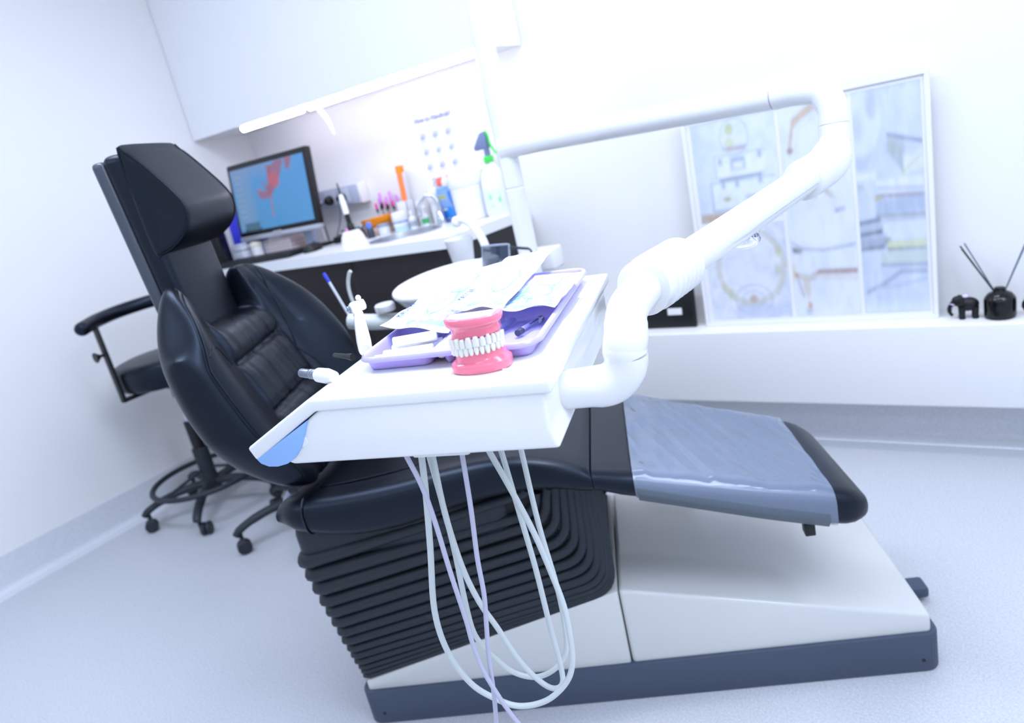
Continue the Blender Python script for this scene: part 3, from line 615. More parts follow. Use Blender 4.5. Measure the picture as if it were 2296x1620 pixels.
def row(sx, sy, dy, widths, zg, h, up_, parent, pat):
    pts = [V(x, y+dy, 0) for x, y in arch(sx, sy)[:41]]; cum = [0]
    for a_, c_ in zip(pts, pts[1:]): cum.append(cum[-1]+(c_-a_).length)
    tot = sum(widths); k = cum[-1]*.985/tot; s_ = cum[-1]*.0075
    for i, w_ in enumerate(widths):
        m_ = s_+w_*k/2; s_ += w_*k
        j = max(1, next(q for q in range(41) if cum[q] >= m_-1e-9)); f = (m_-cum[j-1])/(cum[j]-cum[j-1])
        p = pts[j-1].lerp(pts[j], f); d = (pts[j]-pts[j-1]).normalized(); n_ = (-d.y, d.x) if False else (d.y, -d.x)
        hh_ = h*pat[i]; tooth(w_*k*1.04, hh_, .0075, parent, (p.x+n_[0]*.0002, p.y+n_[1]*.0002, zg+tl*p.x+(hh_-h)*(-up_)*0-up_*(hh_-h)*1.0), n_, up_)
row(.0285, .042, .0026, tw_l, .0212, .0102, 1, low, [.9, .9, .92, .95, 1.02, .98, .95, .95, .98, 1.02, .95, .92, .9, .9])
row(.0292, .0425, .0014, tw_u, .0418, .0112, -1, upj, [.85, .85, .88, .92, 1.05, .95, 1.08, 1.08, .95, 1.05, .92, .88, .85, .85])
# ------------------------------------------------------------------ spittoon beside the chair
MX = lambda o, d: Matrix.Translation(V(*o)) @ V(*d).to_track_quat('Z', 'Y').to_matrix().to_4x4()
sp = thing('spittoon_unit', 'white spittoon with round bowl and arched cup filler behind the instrument table', 'spittoon', (-1.26, 1.62, 0))
TS = Matrix.Translation((1.26, -1.62, 0))
b = bmesh.new(); rbox(b, (-1.40, 1.50, 0), (-1.23, 1.82, .80), .03, 3, TS); obj('unit_column', b, UNITW, sp)
b = bmesh.new(); rbox(b, (-1.43, 1.58, .80), (-1.215, 1.80, .868), .02, 3, TS); obj('unit_head', b, UNITW, sp)
b = bmesh.new(); rbox(b, (-1.225, 1.545, .81), (-1.10, 1.69, .868), .012, 3, TS); obj('side_shelf', b, UNITW, sp)
b = bmesh.new(); rbox(b, (-1.20, 1.775, .82), (-1.115, 1.84, .885), .008, 3, TS); obj('side_box', b, UNITW, sp)
bm_ = TS @ Matrix.Translation((-1.262, 1.47, .806)) @ Matrix.Rotation(R(5), 4, 'X')
prof = [(.03, -.01), (.06, -.008), (.105, .02), (.14, .06), (.152, .078), (.156, .086), (.153, .090), (.148, .087), (.132, .06), (.1, .028), (.06, .012), (.02, .008)]
b = bmesh.new(); lathe(b, prof, 48, bm_); obj('bowl', b, mat('gloss_porcelain', 'f6f7f8', .1, coat=.4), sp, ang=70)
b = bmesh.new(); tube(b, smooth([(-1.268, 1.672, .865), (-1.27, 1.675, .90), (-1.282, 1.682, .952), (-1.315, 1.688, 1.0), (-1.345, 1.69, 1.018), (-1.365, 1.69, 1.016)], 8), .0125, 18, M=TS); sf = obj('cup_filler', b, UNITW, sp)
b = bmesh.new(); ball(b, (-1.368, 1.69, 1.013), .0165, 16, TS); obj('filler_tip', b, UNITW, sf)
b = bmesh.new(); lathe(b, [(.03, 0), (.034, .004), (.03, .03), (.018, .036)], 24, TS @ Matrix.Translation((-1.268, 1.672, .868))); obj('filler_base', b, UNITW, sf)
b = bmesh.new(); tube(b, smooth([(-1.30, 1.52, .77), (-1.36, 1.44, .79), (-1.43, 1.33, .82), (-1.50, 1.30, .835)], 6), .022, 14, flat=1, M=TS); ah = obj('holder_arm', b, mat('sage_white_plastic', 'd9dfdc', .35), sp)
b = bmesh.new(); lathe(b, [(.026, 0), (.028, .003), (.028, .018), (.024, .022)], 24, TS @ Matrix.Translation((-1.40, 1.345, .845))); obj('holder_cap', b, UNITW, ah)
cup = thing('drinking_cup', 'white plastic cup standing under the filler spout', 'cup', (-1.362, 1.672, .868))
b = bmesh.new(); lathe(b, [(.027, 0), (.029, .001), (.0425, .095), (.0445, .0965), (.0445, .099), (.0425, .0985), (.041, .095), (.0275, .004), (.01, .003)], 36); obj('cup_body', b, WHITEP, cup, ang=60)
# suction tips
t = thing('saliva_ejector', 'clear saliva ejector tube with a blue tip sticking up behind the chair back', 'suction tip', (-1.492, 1.30, .83))
TT = Matrix.Translation((1.492, -1.30, -.83))
b = bmesh.new(); tube(b, [(-1.49, 1.30, .835), (-1.535, 1.298, .95)], .0038, 12, M=TT); obj('tube', b, mat('milky_tube', 'd8dde6', .3), t)
b = bmesh.new(); tube(b, [(-1.535, 1.298, .949), (-1.5445, 1.2976, .972), (-1.546, 1.2975, .976)], [.0045, .0047, .003], 12, M=TT); obj('blue_tip', b, mat('cobalt_plastic', '2f43d8', .35), t)
b = bmesh.new(); tube(b, smooth([(-1.487, 1.325, .84), (-1.492, 1.32, .90), (-1.488, 1.32, .935), (-1.475, 1.322, .962), (-1.468, 1.323, .968)], 6), .0048, 12)
tag(obj('suction_tip', b, mat('grey_white_tube', 'd5dad9', .35)), 'short bent white suction tube beside the blue tipped one', 'suction tip')
# protective glasses on the unit head
g = thing('protective_glasses', 'clear wraparound safety glasses with dark arms standing on the spittoon unit', 'safety glasses', (-1.22, 1.72, .868))
LENS = mat('smoke_lens', '39465a', .08, alpha=.62, coat=.5); FR = mat('frosted_frame', 'aab4c8', .25, alpha=.75)
b = bmesh.new()
def lens(u, v): a = -1.1+2.2*u; return V(.052*math.sin(a), -.03*math.cos(a), .002+.058*v-.010*abs(2*u-1)**2*(1-v))
grid(b, 24, 8, lens); b2 = bmesh.new(); grid(b2, 24, 8, lambda u, v: lens(u, v)*.985+V(0, .0, .0005)); merge(b, b2); obj('lens', b, LENS, g)
b = bmesh.new(); tube(b, [lens(i/20, 1) for i in range(21)]+[lens(1, 1-i/5) for i in range(1, 6)]+[lens(1-i/20, 0) for i in range(1, 21)]+[lens(0, i/5) for i in range(1, 5)], .0028, 8, closed=True); obj('frame', b, FR, g)
for sgn in (-1, 1):
    b = bmesh.new(); tube(b, smooth([(sgn*.047, -.014, .052), (sgn*.052, .03, .050), (sgn*.045, .075, .046), (sgn*.03, .10, .02)], 6), .0045, 8, flat=.6); obj('temple_arm', b, mat('navy_plastic', '1a2238', .4), g)
g.rotation_euler = (R(-14), 0, R(-8)); g.location = (-1.172, 1.585, .877); g.scale = (1.1, 1.0, 1.1)

# ------------------------------------------------------------------ stools
def make_stool(name, label, loc, low, a0, arm):
    t = thing(name, label, 'stool', loc, group='clinic stools')
    b = bmesh.new(); cyl(b, (0, 0, .075), (0, 0, .16), .036, .031, 24); cyl(b, (0, 0, .16), (0, 0, .275), .031, .033, 24, bev=.002); hub = obj('hub', b, BLACKG, t)
    for k in range(5):
        a = a0+2*PI*k/5; d = V(math.cos(a), math.sin(a), 0)
        b = bmesh.new(); tube(b, smooth([tuple(d*.02+V(0, 0, .115)), tuple(d*.12+V(0, 0, .118)), tuple(d*.21+V(0, 0, .105)), tuple(d*.268+V(0, 0, .085)), tuple(d*.288+V(0, 0, .068))], 5), [.021]*6+[.0195]*5+[.018]*6+[.0165]*4, 12, upv=(0, 0, 1), flat=.8); lg = obj('leg', b, BLACKG, t)
        e = d*.272; q = V(-d.y, d.x, 0)
        for sgn in (-1, 1):
            c = e+q*sgn*.011+V(-d.y*.02, d.x*.02, .026)
            b = bmesh.new(); cyl(b, tuple(c-q*.009), tuple(c+q*.009), .026, seg=22, bev=.003); obj('castor_wheel', b, BLACKG, lg)
        b = bmesh.new(); cyl(b, tuple(e+V(0, 0, .03)), tuple(e+V(0, 0, .085)), .008, seg=12); obj('castor_stem', b, BLACKG, lg)
    sz = .60-low
    b = bmesh.new(); cyl(b, (0, 0, .27), (0, 0, .40), .025, seg=24, bev=.002); obj('gas_sleeve', b, BLACKP, t)
    b = bmesh.new(); cyl(b, (0, 0, .39), (0, 0, sz-.03), .014, seg=20); obj('gas_piston', b, CHROME, t)
    b = bmesh.new(); cyl(b, (0, 0, sz-.085), (0, 0, sz-.03), .026, seg=20, bev=.002); rbox(b, (-.07, -.06, sz-.032), (.07, .06, sz-.006), .004); obj('seat_mechanism', b, BLACKP, t)
    b = bmesh.new(); tube(b, [(-.02, -.06, sz-.02), (-.05, -.15, sz-.026), (-.055, -.165, sz-.03)], [.004, .004, .009], 8); obj('height_lever', b, BLACKP, t)
    b = bmesh.new(); lathe(b, [(.02, sz-.008), (.17, sz-.008), (.19, sz), (.2, sz+.015), (.2, sz+.075), (.19, sz+.094), (.16, sz+.102), (.02, sz+.106)], 44); st = obj('seat', b, LEATHER, t, ang=60)
    b = bmesh.new(); tube(b, [(.197*math.cos(2*PI*i/44), .197*math.sin(2*PI*i/44), sz+.084) for i in range(44)], .0025, 6, closed=True); obj('piping', b, LEATHS, st)
    if arm:
        b = bmesh.new(); tube(b, [(.23*math.cos(2*PI*i/48), .23*math.sin(2*PI*i/48), .15) for i in range(48)], .0115, 10, closed=True); ring = obj('foot_ring', b, BLACKG, t)
        for k in range(3):
            a = a0+.6+2*PI*k/3; b = bmesh.new(); tube(b, [(.03*math.cos(a), .03*math.sin(a), .18), (.225*math.cos(a), .225*math.sin(a), .15)], .007, 8); obj('ring_spoke', b, BLACKG, ring)
        b = bmesh.new(); rbox(b, (-.014, -.222, sz-.022), (.014, -.208, .885), .003); rbox(b, (-.014, -.222, sz-.024), (.014, -.04, sz-.010), .003); pst = obj('arm_post', b, BLACKP, t)
        b = bmesh.new(); cyl(b, (-.0, -.222, .775), (0, -.238, .775), .006, seg=12); cyl(b, (0, -.236, .775), (0, -.256, .775), .009, .021, 16, bev=.002); obj('clamp_knob', b, BLACKP, pst)
        b = bmesh.new(); tube(b, smooth([(.052, -.292, .895), (.01, -.245, .898), (-.045, -.17, .902), (-.082, -.06, .906), (-.04, .06, .91), (.06, .14, .91)], 7), [.014, .02, .024]+[.026]*30+[.024, .02, .012], 16); obj('arm_pad', b, LEATHER, t, ang=60)
    return t
BLACKG = mat('charcoal_nylon', '272d34', .5)
make_stool('arm_stool', 'tall black stool with a padded arm and foot ring by the left wall', (-2.84, 1.47, 0), 0, R(-120), True)
make_stool('castor_stool', 'low black castor stool mostly hidden behind the dental chair', (-2.212, 1.48, 0), .13, R(-118), False)

# ------------------------------------------------------------------ worktop, cabinets and lamps along the back wall
BX, BY, BR = -2.035, 2.175, .142
t = bmesh.new(); x0, x1, y0, y1 = XL+.002, -1.605, 1.925, YB-.002
o_ = [t.verts.new((x, y, 0)) for x, y in rrect(x0, y0, x1, y1, .004, 2)]; h_ = [t.verts.new((BX+BR*math.cos(2*PI*i/48), BY+BR*math.sin(2*PI*i/48), 0)) for i in range(48)]
ed = [t.edges.new((l[i], l[(i+1) % len(l)])) for l in (o_, h_) for i in range(len(l))]
bmesh.ops.triangle_fill(t, use_beauty=True, edges=ed)
ex = bmesh.ops.extrude_face_region(t, geom=t.faces[:])
for v in ex['geom']:
    if isinstance(v, bmesh.types.BMVert): v.co.z = .04
bmesh.ops.recalc_face_normals(t, faces=t.faces[:]); t.transform(Matrix.Translation((0, 0, .9)))
tag(obj('worktop', t, WORKTOP), 'long white worktop along the back wall over dark cabinets', 'worktop')
sk = thing('hand_basin', 'round steel hand basin let into the white worktop', 'basin', (BX, BY, .94))
b = bmesh.new(); lathe(b, [(.02, -.112), (.09, -.108), (.125, -.085), (.136, -.04), (.138, 0), (.139, .003), (.152, .003), (.153, .0005), (.1405, 0), (.1395, -.002), (.138, -.042), (.127, -.088), (.092, -.111), (.02, -.115)], 48); obj('bowl', b, STEEL, sk, ang=50)
b = bmesh.new(); lathe(b, [(.005, -.1115), (.022, -.111), (.024, -.1095), (.005, -.109)], 20); obj('drain', b, CHROME, sk)
cb = thing('base_cabinet', 'dark brown base cabinet run under the white worktop', 'cabinet', (-2.4, 2.2, 0)); TC = Matrix.Translation((2.4, -2.2, 0))
b = bmesh.new(); rbox(b, (XL+.004, 1.975, .1), (-1.645, YB-.07, .78), .001, 1, TC); rbox(b, (XL+.004, 1.975, .78), (-2.2, YB-.07, .898), .001, 1, TC); obj('carcass', b, DARKW, cb)
b = bmesh.new(); rbox(b, (-1.643, 1.957, 0), (-1.625, YB-.004, .899), .001, 1, TC); obj('end_panel', b, DARKW, cb)
b = bmesh.new(); rbox(b, (XL+.004, 2.02, 0), (-1.645, 2.035, .1), .001, 1, TC); obj('kick_board', b, DARKW, cb)
for i in range(3):
    xa = XL+.006+i*.513; b = bmesh.new(); rbox(b, (xa, 1.957, .102), (xa+.51, 1.974, .897), .0015, 1, TC); obj('door', b, DARKW, cb)
wc = thing('wall_cabinet', 'white gloss wall cabinet high on the back wall above the worktop', 'cabinet', (-2.3, 2.3, 1.526)); TW = Matrix.Translation((2.3, -2.3, -1.526))
b = bmesh.new(); rbox(b, (XL+.002, 2.164, 1.526), (-1.492, YB-.002, 2.45), .001, 1, TW); obj('carcass', b, GLOSSW, wc)
for xa, xb in ((XL+.003, -1.492),):
    b = bmesh.new(); rbox(b, (xa, 2.145, 1.524), (xb, 2.163, 2.45), .0012, 1, TW); obj('door', b, GLOSSW, wc)
for lb, xa, xb in (('short glowing strip lamp under the left part of the wall cabinet', -2.825, -2.405), ('long glowing strip lamp under the right part of the wall cabinet', -2.372, -1.50)):
    l = thing('strip_lamp', lb, 'strip lamp', ((xa+xb)/2, 2.162, 1.524), group='strip lamps under the wall cabinet')
    b = bmesh.new(); rbox(b, (-(xb-xa)/2+.01, -.012, -.006), ((xb-xa)/2-.01, .012, .001), .001); obj('mount', b, WHITEP, l)
    b = bmesh.new(); cyl(b, (-(xb-xa)/2, 0, -.013), ((xb-xa)/2, 0, -.013), .0135, seg=18, bev=.006); obj('tube', b, TUBE, l)
b = bmesh.new(); tube(b, smooth([(-2.40, 2.22, 1.524), (-2.392, 2.24, 1.48), (-2.375, 2.25, 1.44), (-2.362, 2.25, 1.392)], 6), .0035, 8); tube(b, smooth([(-2.378, 2.22, 1.524), (-2.37, 2.24, 1.48), (-2.363, 2.25, 1.44), (-2.360, 2.25, 1.392)], 6), .0035, 8)
tag(obj('lamp_cord', b, WHITEP), 'looped white lamp cord hanging between the two strip lamps', 'cord')

# socket rail with plugs
tr = thing('socket_rail', 'pale grey socket rail on the back wall behind the monitor', 'socket rail', (-2.7, YB-.002, 1.132)); TR_ = Matrix.Translation((2.7, -(YB-.002), -1.132))
RAIL = mat('pale_grey_rail', 'b3bccf', .45)
b = bmesh.new(); rbox(b, (-3.0, YB-.047, 1.09), (-2.478, YB-.002, 1.174), .004, 2, TR_); obj('rail_body', b, RAIL, tr)
b = bmesh.new(); rbox(b, (-2.477, YB-.049, 1.086), (-2.455, YB-.002, 1.178), .004, 2, TR_); obj('end_cap', b, WHITEP, tr)
for x in (-2.80, -2.662, -2.575):
    b = bmesh.new(); rbox(b, (x-.036, YB-.051, 1.098), (x+.036, YB-.046, 1.166), .003, 2, TR_); s_ = obj('socket', b, mat('rail_socket', 'c9d0de', .4), tr)
b = bmesh.new(); rbox(b, (-2.807, YB-.056, 1.124), (-2.787, YB-.05, 1.133), .001, 1, TR_); obj('red_switch', b, mat('switch_red', 'd02a3c', .4), tr)
for x, lb in ((-2.662, 'left black plug in the grey socket rail'), (-2.575, 'right black plug in the grey socket rail')):
    p = thing('mains_plug', lb, 'plug', (x, YB-.053, 1.124), group='black plugs'); TP = Matrix.Translation((-x, -(YB-.053), -1.124))
    b = bmesh.new(); lathe(b, [(.018, 0), (.0225, .003), (.021, .02), (.014, .033), (.008, .036)], 20, MX((0, 0, 0), (0, -1, 0))); obj('plug_body', b, BLACKP, p)
    b = bmesh.new(); tube(b, smooth([(0, -.03, -.004), (-.025, -.042, -.012), (-.045, -.045, -.05), (-.035, -.05, -.12), (-.01, -.07, -.178)] if x < -2.6 else [(0, -.03, -.004), (.01, -.045, -.03), (-.01, -.05, -.1), (-.05, -.07, -.178)], 8), .0032, 8); obj('cable', b, BLACKP if x < -2.6 else mat('grey_cable', '6d7688', .5), p)
b = bmesh.new(); tube(b, smooth([(-2.725, YB-.056, 1.128), (-2.74, YB-.075, 1.115), (-2.745, YB-.08, 1.07), (-2.735, YB-.09, 1.01), (-2.72, YB-.1, .945)], 8), .0042, 8)
tag(obj('white_cable', b, WHITEP), 'white cable running down from the socket rail to the worktop', 'cable')

# instruction sheet
p = thing('instruction_sheet', 'white printed hand washing instruction sheet on the back wall', 'poster', (-1.99, YB-.0015, 1.235)); TQ = Matrix.Translation((1.99, -(YB-.0015), -1.235))
pr = Print(70, 100, 'f6f7fb'); 
for r_ in range(4):
    for c_ in range(3):
        u, v = .17+.33*c_, .72-.21*r_
        pr.ell(u+.02, v, .075, .05, 'c9cfe6', .9, .5); pr.ell(u-.02, v-.02, .05, .03, '8f99c4', .7, .6); pr.line([(u-.08, v+.05), (u-.06, v+.05)], .008, '7f88b4', .8); pr.line([(u-.09, v-.075), (u+.09, v-.075)], .006, '9aa3cb', .7)
pr.line([(.06, .845), (.94, .845)], .003, '9aa6d2', .8); pr.line([(.06, .82), (.94, .82)], .004, 'b9c2e4', .8)
pr.build('printed_sheet', lambda u, v: V(-.106+.212*u, 0, -.149+.298*v), vmat('paper_print', .5), p)
bm = text_bm('How to Handrub?', .027, TQ @ Matrix.Translation((-2.085, YB-.0025, 1.358)) @ Matrix.Rotation(PI/2, 4, 'X')); obj('heading', bm, mat('navy_ink', '4a5aa0', .6), p)

# ------------------------------------------------------------------ things on the worktop
ZT = .94
mn = thing('monitor', 'widescreen computer monitor with a blue desktop picture on the worktop', 'monitor', (-2.748, 2.12, ZT)); mn.rotation_euler = (0, 0, .055)
MT = Matrix.Translation((0, 0, .088)) @ Matrix.Rotation(-.135, 4, 'X')
b = bmesh.new(); rbox(b, (-.268, 0, .022), (.268, .035, .352), .008, 2, MT); fr = obj('bezel', b, BLACKP, mn)
b = bmesh.new(); rbox(b, (-.266, -.003, 0), (.266, .03, .0215), .004, 2, MT); obj('lower_trim', b, mat('silver_plastic', 'b5bac4', .3, metal=.4), mn)
b = bmesh.new(); rbox(b, (-.03, -.0045, .012), (.025, -.0025, .026), .001, 1, MT); obj('badge', b, STEEL, mn)
pr = Print(130, 84, '3f83bf')
pr.mix(np.clip(1.2-pr.Vv*1.1-pr.U*.1, 0, 1), '2f78a8', .7); pr.mix(np.clip(pr.U*1.1-.1, 0, 1), '4a90d4', .5); pr.rect(0, 0, .26, 1, '7488a8', .45, .1); pr.mix(np.clip((pr.Vv-.75)*4, 0, 1)*(pr.U < .85), '7283ab', .6)
for pts in ([(.52, .9), (.66, 1.0), (.74, .98), (.62, .62), (.50, .50), (.46, .52)], [(.38, .80), (.46, .58), (.52, .50), (.56, .62), (.44, .70)], [(.33, .60), (.50, .56), (.52, .46), (.36, .46)], [(.76, 1.0), (.86, 1.0), (.80, .82), (.76, .84)], [(.51, .95), (.56, .95), (.56, .60), (.52, .60)]): pr.poly(pts, '8a4558', .75, .03)
pr.ell(.58, .72, .07, .12, 'b3515f', .6, .5); pr.line([(.50, .52), (.49, .30), (.485, .16)], .008, '9c5566', .8); pr.line([(.34, .62), (.39, .58)], .01, 'b8475a', .8)
for k in range(8): pr.rect(.04, .86-.09*k, .14, .875-.09*k, '8a94ac', .7)
pr.rect(.06, .0, .30, .035, '12303c', .9); pr.rect(.07, .03, .28, .13, '1f4f68', .9, .03)
pr.build('screen', lambda u, v: MT @ V(-.247+.494*u, -.0012, .042+.284*v), vmat('screen_glow', .15, emit=1.5), mn)
b = bmesh.new(); rbox(b, (.09, .06, .008), (.15, .085, .17), .006, 2); obj('stand_neck', b, mat('stand_grey', 'a9b4cc', .4), mn)
b = bmesh.new(); prism(b, rrect(.05, .05, .19, .16, .03), 0, .012, .003); obj('stand_base', b, BLACKP, mn)
kb = thing('keyboard', 'black computer keyboard lying in front of the monitor', 'keyboard', (-2.79, 2.025, ZT)); kb.rotation_euler = (0, 0, R(9))
b = bmesh.new(); prism(b, rrect(-.225, -.075, .225, .075, .012), 0, .016, .003); kp = obj('case', b, BLACKP, kb)
KEY = None
for r_ in range(5):
    for c_ in range(15):
        if KEY is None:
            b = bmesh.new(); rbox(b, (-.0125, -.011, 0), (.0125, .011, .006), .002, 1); KEY = obj('key', b, mat('key_black', '17191d', .5), kb); k = KEY
        else: k = KEY.copy(); COL.objects.link(k); k.parent = kb
        k.location = (-.203+.029*c_, -.052+.026*r_, .0155)
ms = thing('computer_mouse', 'black computer mouse beside the keyboard', 'mouse', (-2.525, 2.10, ZT)); ms.rotation_euler = (0, 0, R(20))
b = bmesh.new(); L = []
for t_ in [i/14 for i in range(15)]:
    w_ = .032*math.sqrt(max(.02, 1-(2*t_-1)**4)); h_ = .038*math.sqrt(max(.02, 1-(1.8*t_-.95)**2))*.95
    L.append([(w_*math.cos(a), -.055+.11*t_, max(0.0, h_*max(0, math.sin(a))**.8)) for a in [2*PI*i/20 for i in range(20)]])
loft(b, L); obj('shell', b, BLACKP, ms, ang=60)
b = bmesh.new(); cyl(b, (-.003, .025, .034), (.003, .025, .034), .008, seg=14); obj('scroll_wheel', b, GREYP, ms)
s_ = thing('loudspeaker', 'small black upright loudspeaker at the left end of the worktop', 'speaker', (-3.10, 2.02, ZT)); s_.rotation_euler = (0, 0, R(28))
b = bmesh.new(); rbox(b, (-.045, -.04, 0), (.045, .05, .158), .008, 3); obj('cabinet', b, BLACKP, s_)
b = bmesh.new(); rbox(b, (-.038, -.044, .012), (.038, -.039, .148), .003, 2); obj('grille', b, mat('grille_cloth', '16181c', .9, bump=(900, .5, .001)), s_)
b = bmesh.new(); cyl(b, (.045, 0, .12), (.052, 0, .12), .008, seg=14); obj('volume_knob', b, BLACKP, s_)
b = bmesh.new(); rbox(b, (-.115, -.004, 0), (.115, .004, .32), .003, 1)
fo = tag(obj('document_folder', b, mat('cobalt_folder', '3a3ee0', .4)), 'blue document folder standing behind the monitor by the left wall', 'folder'); fo.location = (-3.035, 2.17, ZT); fo.rotation_euler = (-.05, 0, R(8))
wb = thing('letter_tray', 'clear white stacking box between the loudspeaker and the monitor', 'storage box', (-3.022, 2.112, ZT)); CW = mat('frosted_white', 'e6eaf4', .3, alpha=.8)
b = bmesh.new(); rbox(b, (-.04, -.04, 0), (.04, .04, .05), .004); obj('lower_box', b, CW, wb)
b = bmesh.new(); rbox(b, (-.04, -.04, .053), (.04, .04, .075), .004); obj('middle_box', b, CW, wb)
b = bmesh.new(); rbox(b, (-.036, -.036, .077), (.036, .036, .084), .002); obj('lid', b, CW, wb)
bk = thing('slotted_basket', 'white slotted plastic basket under the monitor', 'basket', (-2.815, 2.205, ZT))
b = bmesh.new()
rbox(b, (-.095, -.06, 0), (.095, .06, .004), .001, 1)
for z in (.004, .022, .038, .054, .07): rbox(b, (-.097, -.062, z), (.097, -.058, z+.005), .001, 1); rbox(b, (-.097, .058, z), (.097, .062, z+.005), .001, 1); rbox(b, (-.097, -.06, z), (-.093, .06, z+.005), .001, 1); rbox(b, (.093, -.06, z), (.097, .06, z+.005), .001, 1)
for i in range(14):
    x = -.097+.0147*i; rbox(b, (x, -.062, 0), (x+.005, -.058, .075), .001, 1); rbox(b, (x, .058, 0), (x+.005, .062, .075), .001, 1)
obj('lattice', b, mat('ivory_lattice', 'e9e2e2', .4), bk, kind='stuff')
b = bmesh.new(); rbox(b, (-.088, -.05, .005), (.088, .05, .06), .004); obj('contents', b, mat('pinkish_paper', 'd8b9bd', .8), bk)
pt = thing('pot_with_lid', 'small white pot with a cream lid at the left under the monitor', 'pot', (-2.935, 2.122, ZT))
b = bmesh.new(); lathe(b, [(.022, 0), (.026, .003), (.027, .06), (.02, .066)], 20); obj('pot', b, WHITEP, pt)
b = bmesh.new(); lathe(b, [(.029, .06), (.03, .063), (.028, .076), (.015, .081)], 20); obj('lid', b, mat('cream_lid', 'ece8cf', .4), pt)
b = bmesh.new(); rbox(b, (-.07, -.04, 0), (.07, .04, .03), .006)
bx = tag(obj('power_adapter', b, BLACKP), 'flat black power adapter among the cables right of the monitor', 'adapter'); bx.location = (-2.46, 2.275, ZT); bx.rotation_euler = (0, 0, R(15))
b = bmesh.new(); rc = random.Random(4)
for k in range(4):
    pts = [(-2.62+.06*rc.random()+.03*i, 2.335+.06*rc.random(), ZT+.006+.045*rc.random()) for i in range(7)]; tube(b, smooth(pts, 5), .0042, 6)
obj_ = tag(obj('cable_tangle', b, BLACKP, kind='stuff'), 'tangle of black cables on the worktop right of the monitor', 'cables')
# curing light on its charger
cl = thing('curing_light', 'white pen shaped curing light with a black tip standing in a white charger', 'curing light', (-2.335, 2.17, ZT))
b = bmesh.new(); loft(b, [[(x*k, y*k, z) for x, y in rrect(-.045, -.04, .045, .04, .012)] for z, k in ((0, 1), (.004, 1), (.03, .86), (.05, .66), (.053, .6))]); obj('charger', b, WHITEP, cl)
q = MX((0, .005, .048), (-.16, .1, 1))
b = bmesh.new(); lathe(b, [(.013, 0), (.016, .006), (.0155, .03), (.013, .034)], 18, q); obj('collar', b, BLACKP, cl)
b = bmesh.new(); lathe(b, [(.011, .034), (.011, .075), (.0125, .08)], 18, q); obj('grip_band', b, BLACKP, cl)
b = bmesh.new(); lathe(b, [(.0125, .075), (.013, .08), (.0125, .13), (.010, .158), (.005, .162)], 18, q); obj('handle', b, WHITEP, cl)
b = bmesh.new(); lathe(b, [(.0042, .16), (.0035, .2), (.002, .212)], 12, q); obj('light_guide', b, BLACKP, cl)
b = bmesh.new(); ball(b, (-.012, -.012, .058), .007); obj('pink_button', b, mat('candy_pink', 'f59ad6', .4), cl)
bb = thing('blue_bottle_cap', 'tiny blue and black bottle right of the curing light', 'bottle', (-2.295, 2.24, ZT))
b = bmesh.new(); lathe(b, [(.015, 0), (.017, .003), (.017, .035), (.010, .045)], 16); obj('bottle', b, mat('ink_glass', '3b4150', .2), bb)
b = bmesh.new(); lathe(b, [(.012, .044), (.0125, .046), (.011, .066), (.006, .069)], 16); obj('cap', b, mat('cornflower', '5f86f0', .4), bb)
# orange bowl on a clear box, brush holder, jars
b = bmesh.new(); rbox(b, (-.05, -.045, 0), (.05, .045, .036), .004)
ob = tag(obj('pink_storage_box', b, mat('peach_clear', 'f0cfc4', .3, alpha=.85)), 'low peach coloured clear box under the orange bowl', 'storage box'); ob.location = (-2.335, 2.34, ZT)
b = bmesh.new(); L = []
for r_, z in ((.05, 0), (.072, .006), (.086, .03), (.088, .04), (.084, .04), (.069, .010), (.045, .005)): L.append([(r_*math.cos(2*PI*i/32)*1.02, r_*.62*math.sin(2*PI*i/32), z+.006*math.cos(2*PI*i/32)*(z > .02)) for i in range(32)])
loft(b, L); ob = tag(obj('orange_dish', b, mat('bright_orange', 'ff9a0c', .35), ang=60), 'bright orange oval dish on a low box on the worktop', 'dish'); ob.location = (-2.335, 2.34, ZT+.037)
bh = thing('brush_holder', 'white slotted brush holder behind the orange dish', 'holder', (-2.335, 2.425, ZT))
b = bmesh.new(); rbox(b, (-.075, -.022, 0), (.075, .022, .075), .005); obj('block', b, WHITEP, bh)
for i in range(8):
    x = -2.395+.0175*i; y = 2.418+.012*(i % 2); h = .055+.02*((i*7) % 3)
    br = thing('polishing_brush', ['leftmost', 'second', 'third', 'fourth', 'fifth', 'sixth', 'seventh', 'rightmost'][i]+' pink tipped brush in the white holder, counted from the left', 'brush', (x, y, ZT+.073), group='pink brushes in the holder')
    dx = rnd.uniform(-.006, .006); q = MX((0, 0, 0), (dx*10, 0, 1))
    b = bmesh.new(); lathe(b, [(.0022, 0), (.0022, h*.4)], 10, q); obj('shank', b, STEEL, br)
    b = bmesh.new(); lathe(b, [(.005, h*.32), (.0055, h*.35), (.0055, h*.55), (.004, h*.6)], 10, q); obj('collar', b, BLACKP, br)
    b = bmesh.new(); lathe(b, [(.004, h*.58), (.006, h*.66), (.0065, h*.98), (.004, h*1.05)], 10, q); obj('tip', b, mat('orchid_pink' if i % 3 else 'magenta_pink', 'e29af0' if i % 3 else 'f03fc0', .5), br)
jr = thing('lidded_jar', 'white screw lid jar with a blue band in front of the bottles', 'jar', (-2.185, 2.325, ZT))
b = bmesh.new(); lathe(b, [(.03, 0), (.033, .003), (.033, .022), (.033, .023)], 28); obj('jar', b, mat('pale_teal_label', 'c4e3ec', .4), jr)
b = bmesh.new(); lathe(b, [(.0332, .023), (.0334, .024), (.0334, .036), (.0332, .037)], 28); obj('band', b, WHITEP, jr)
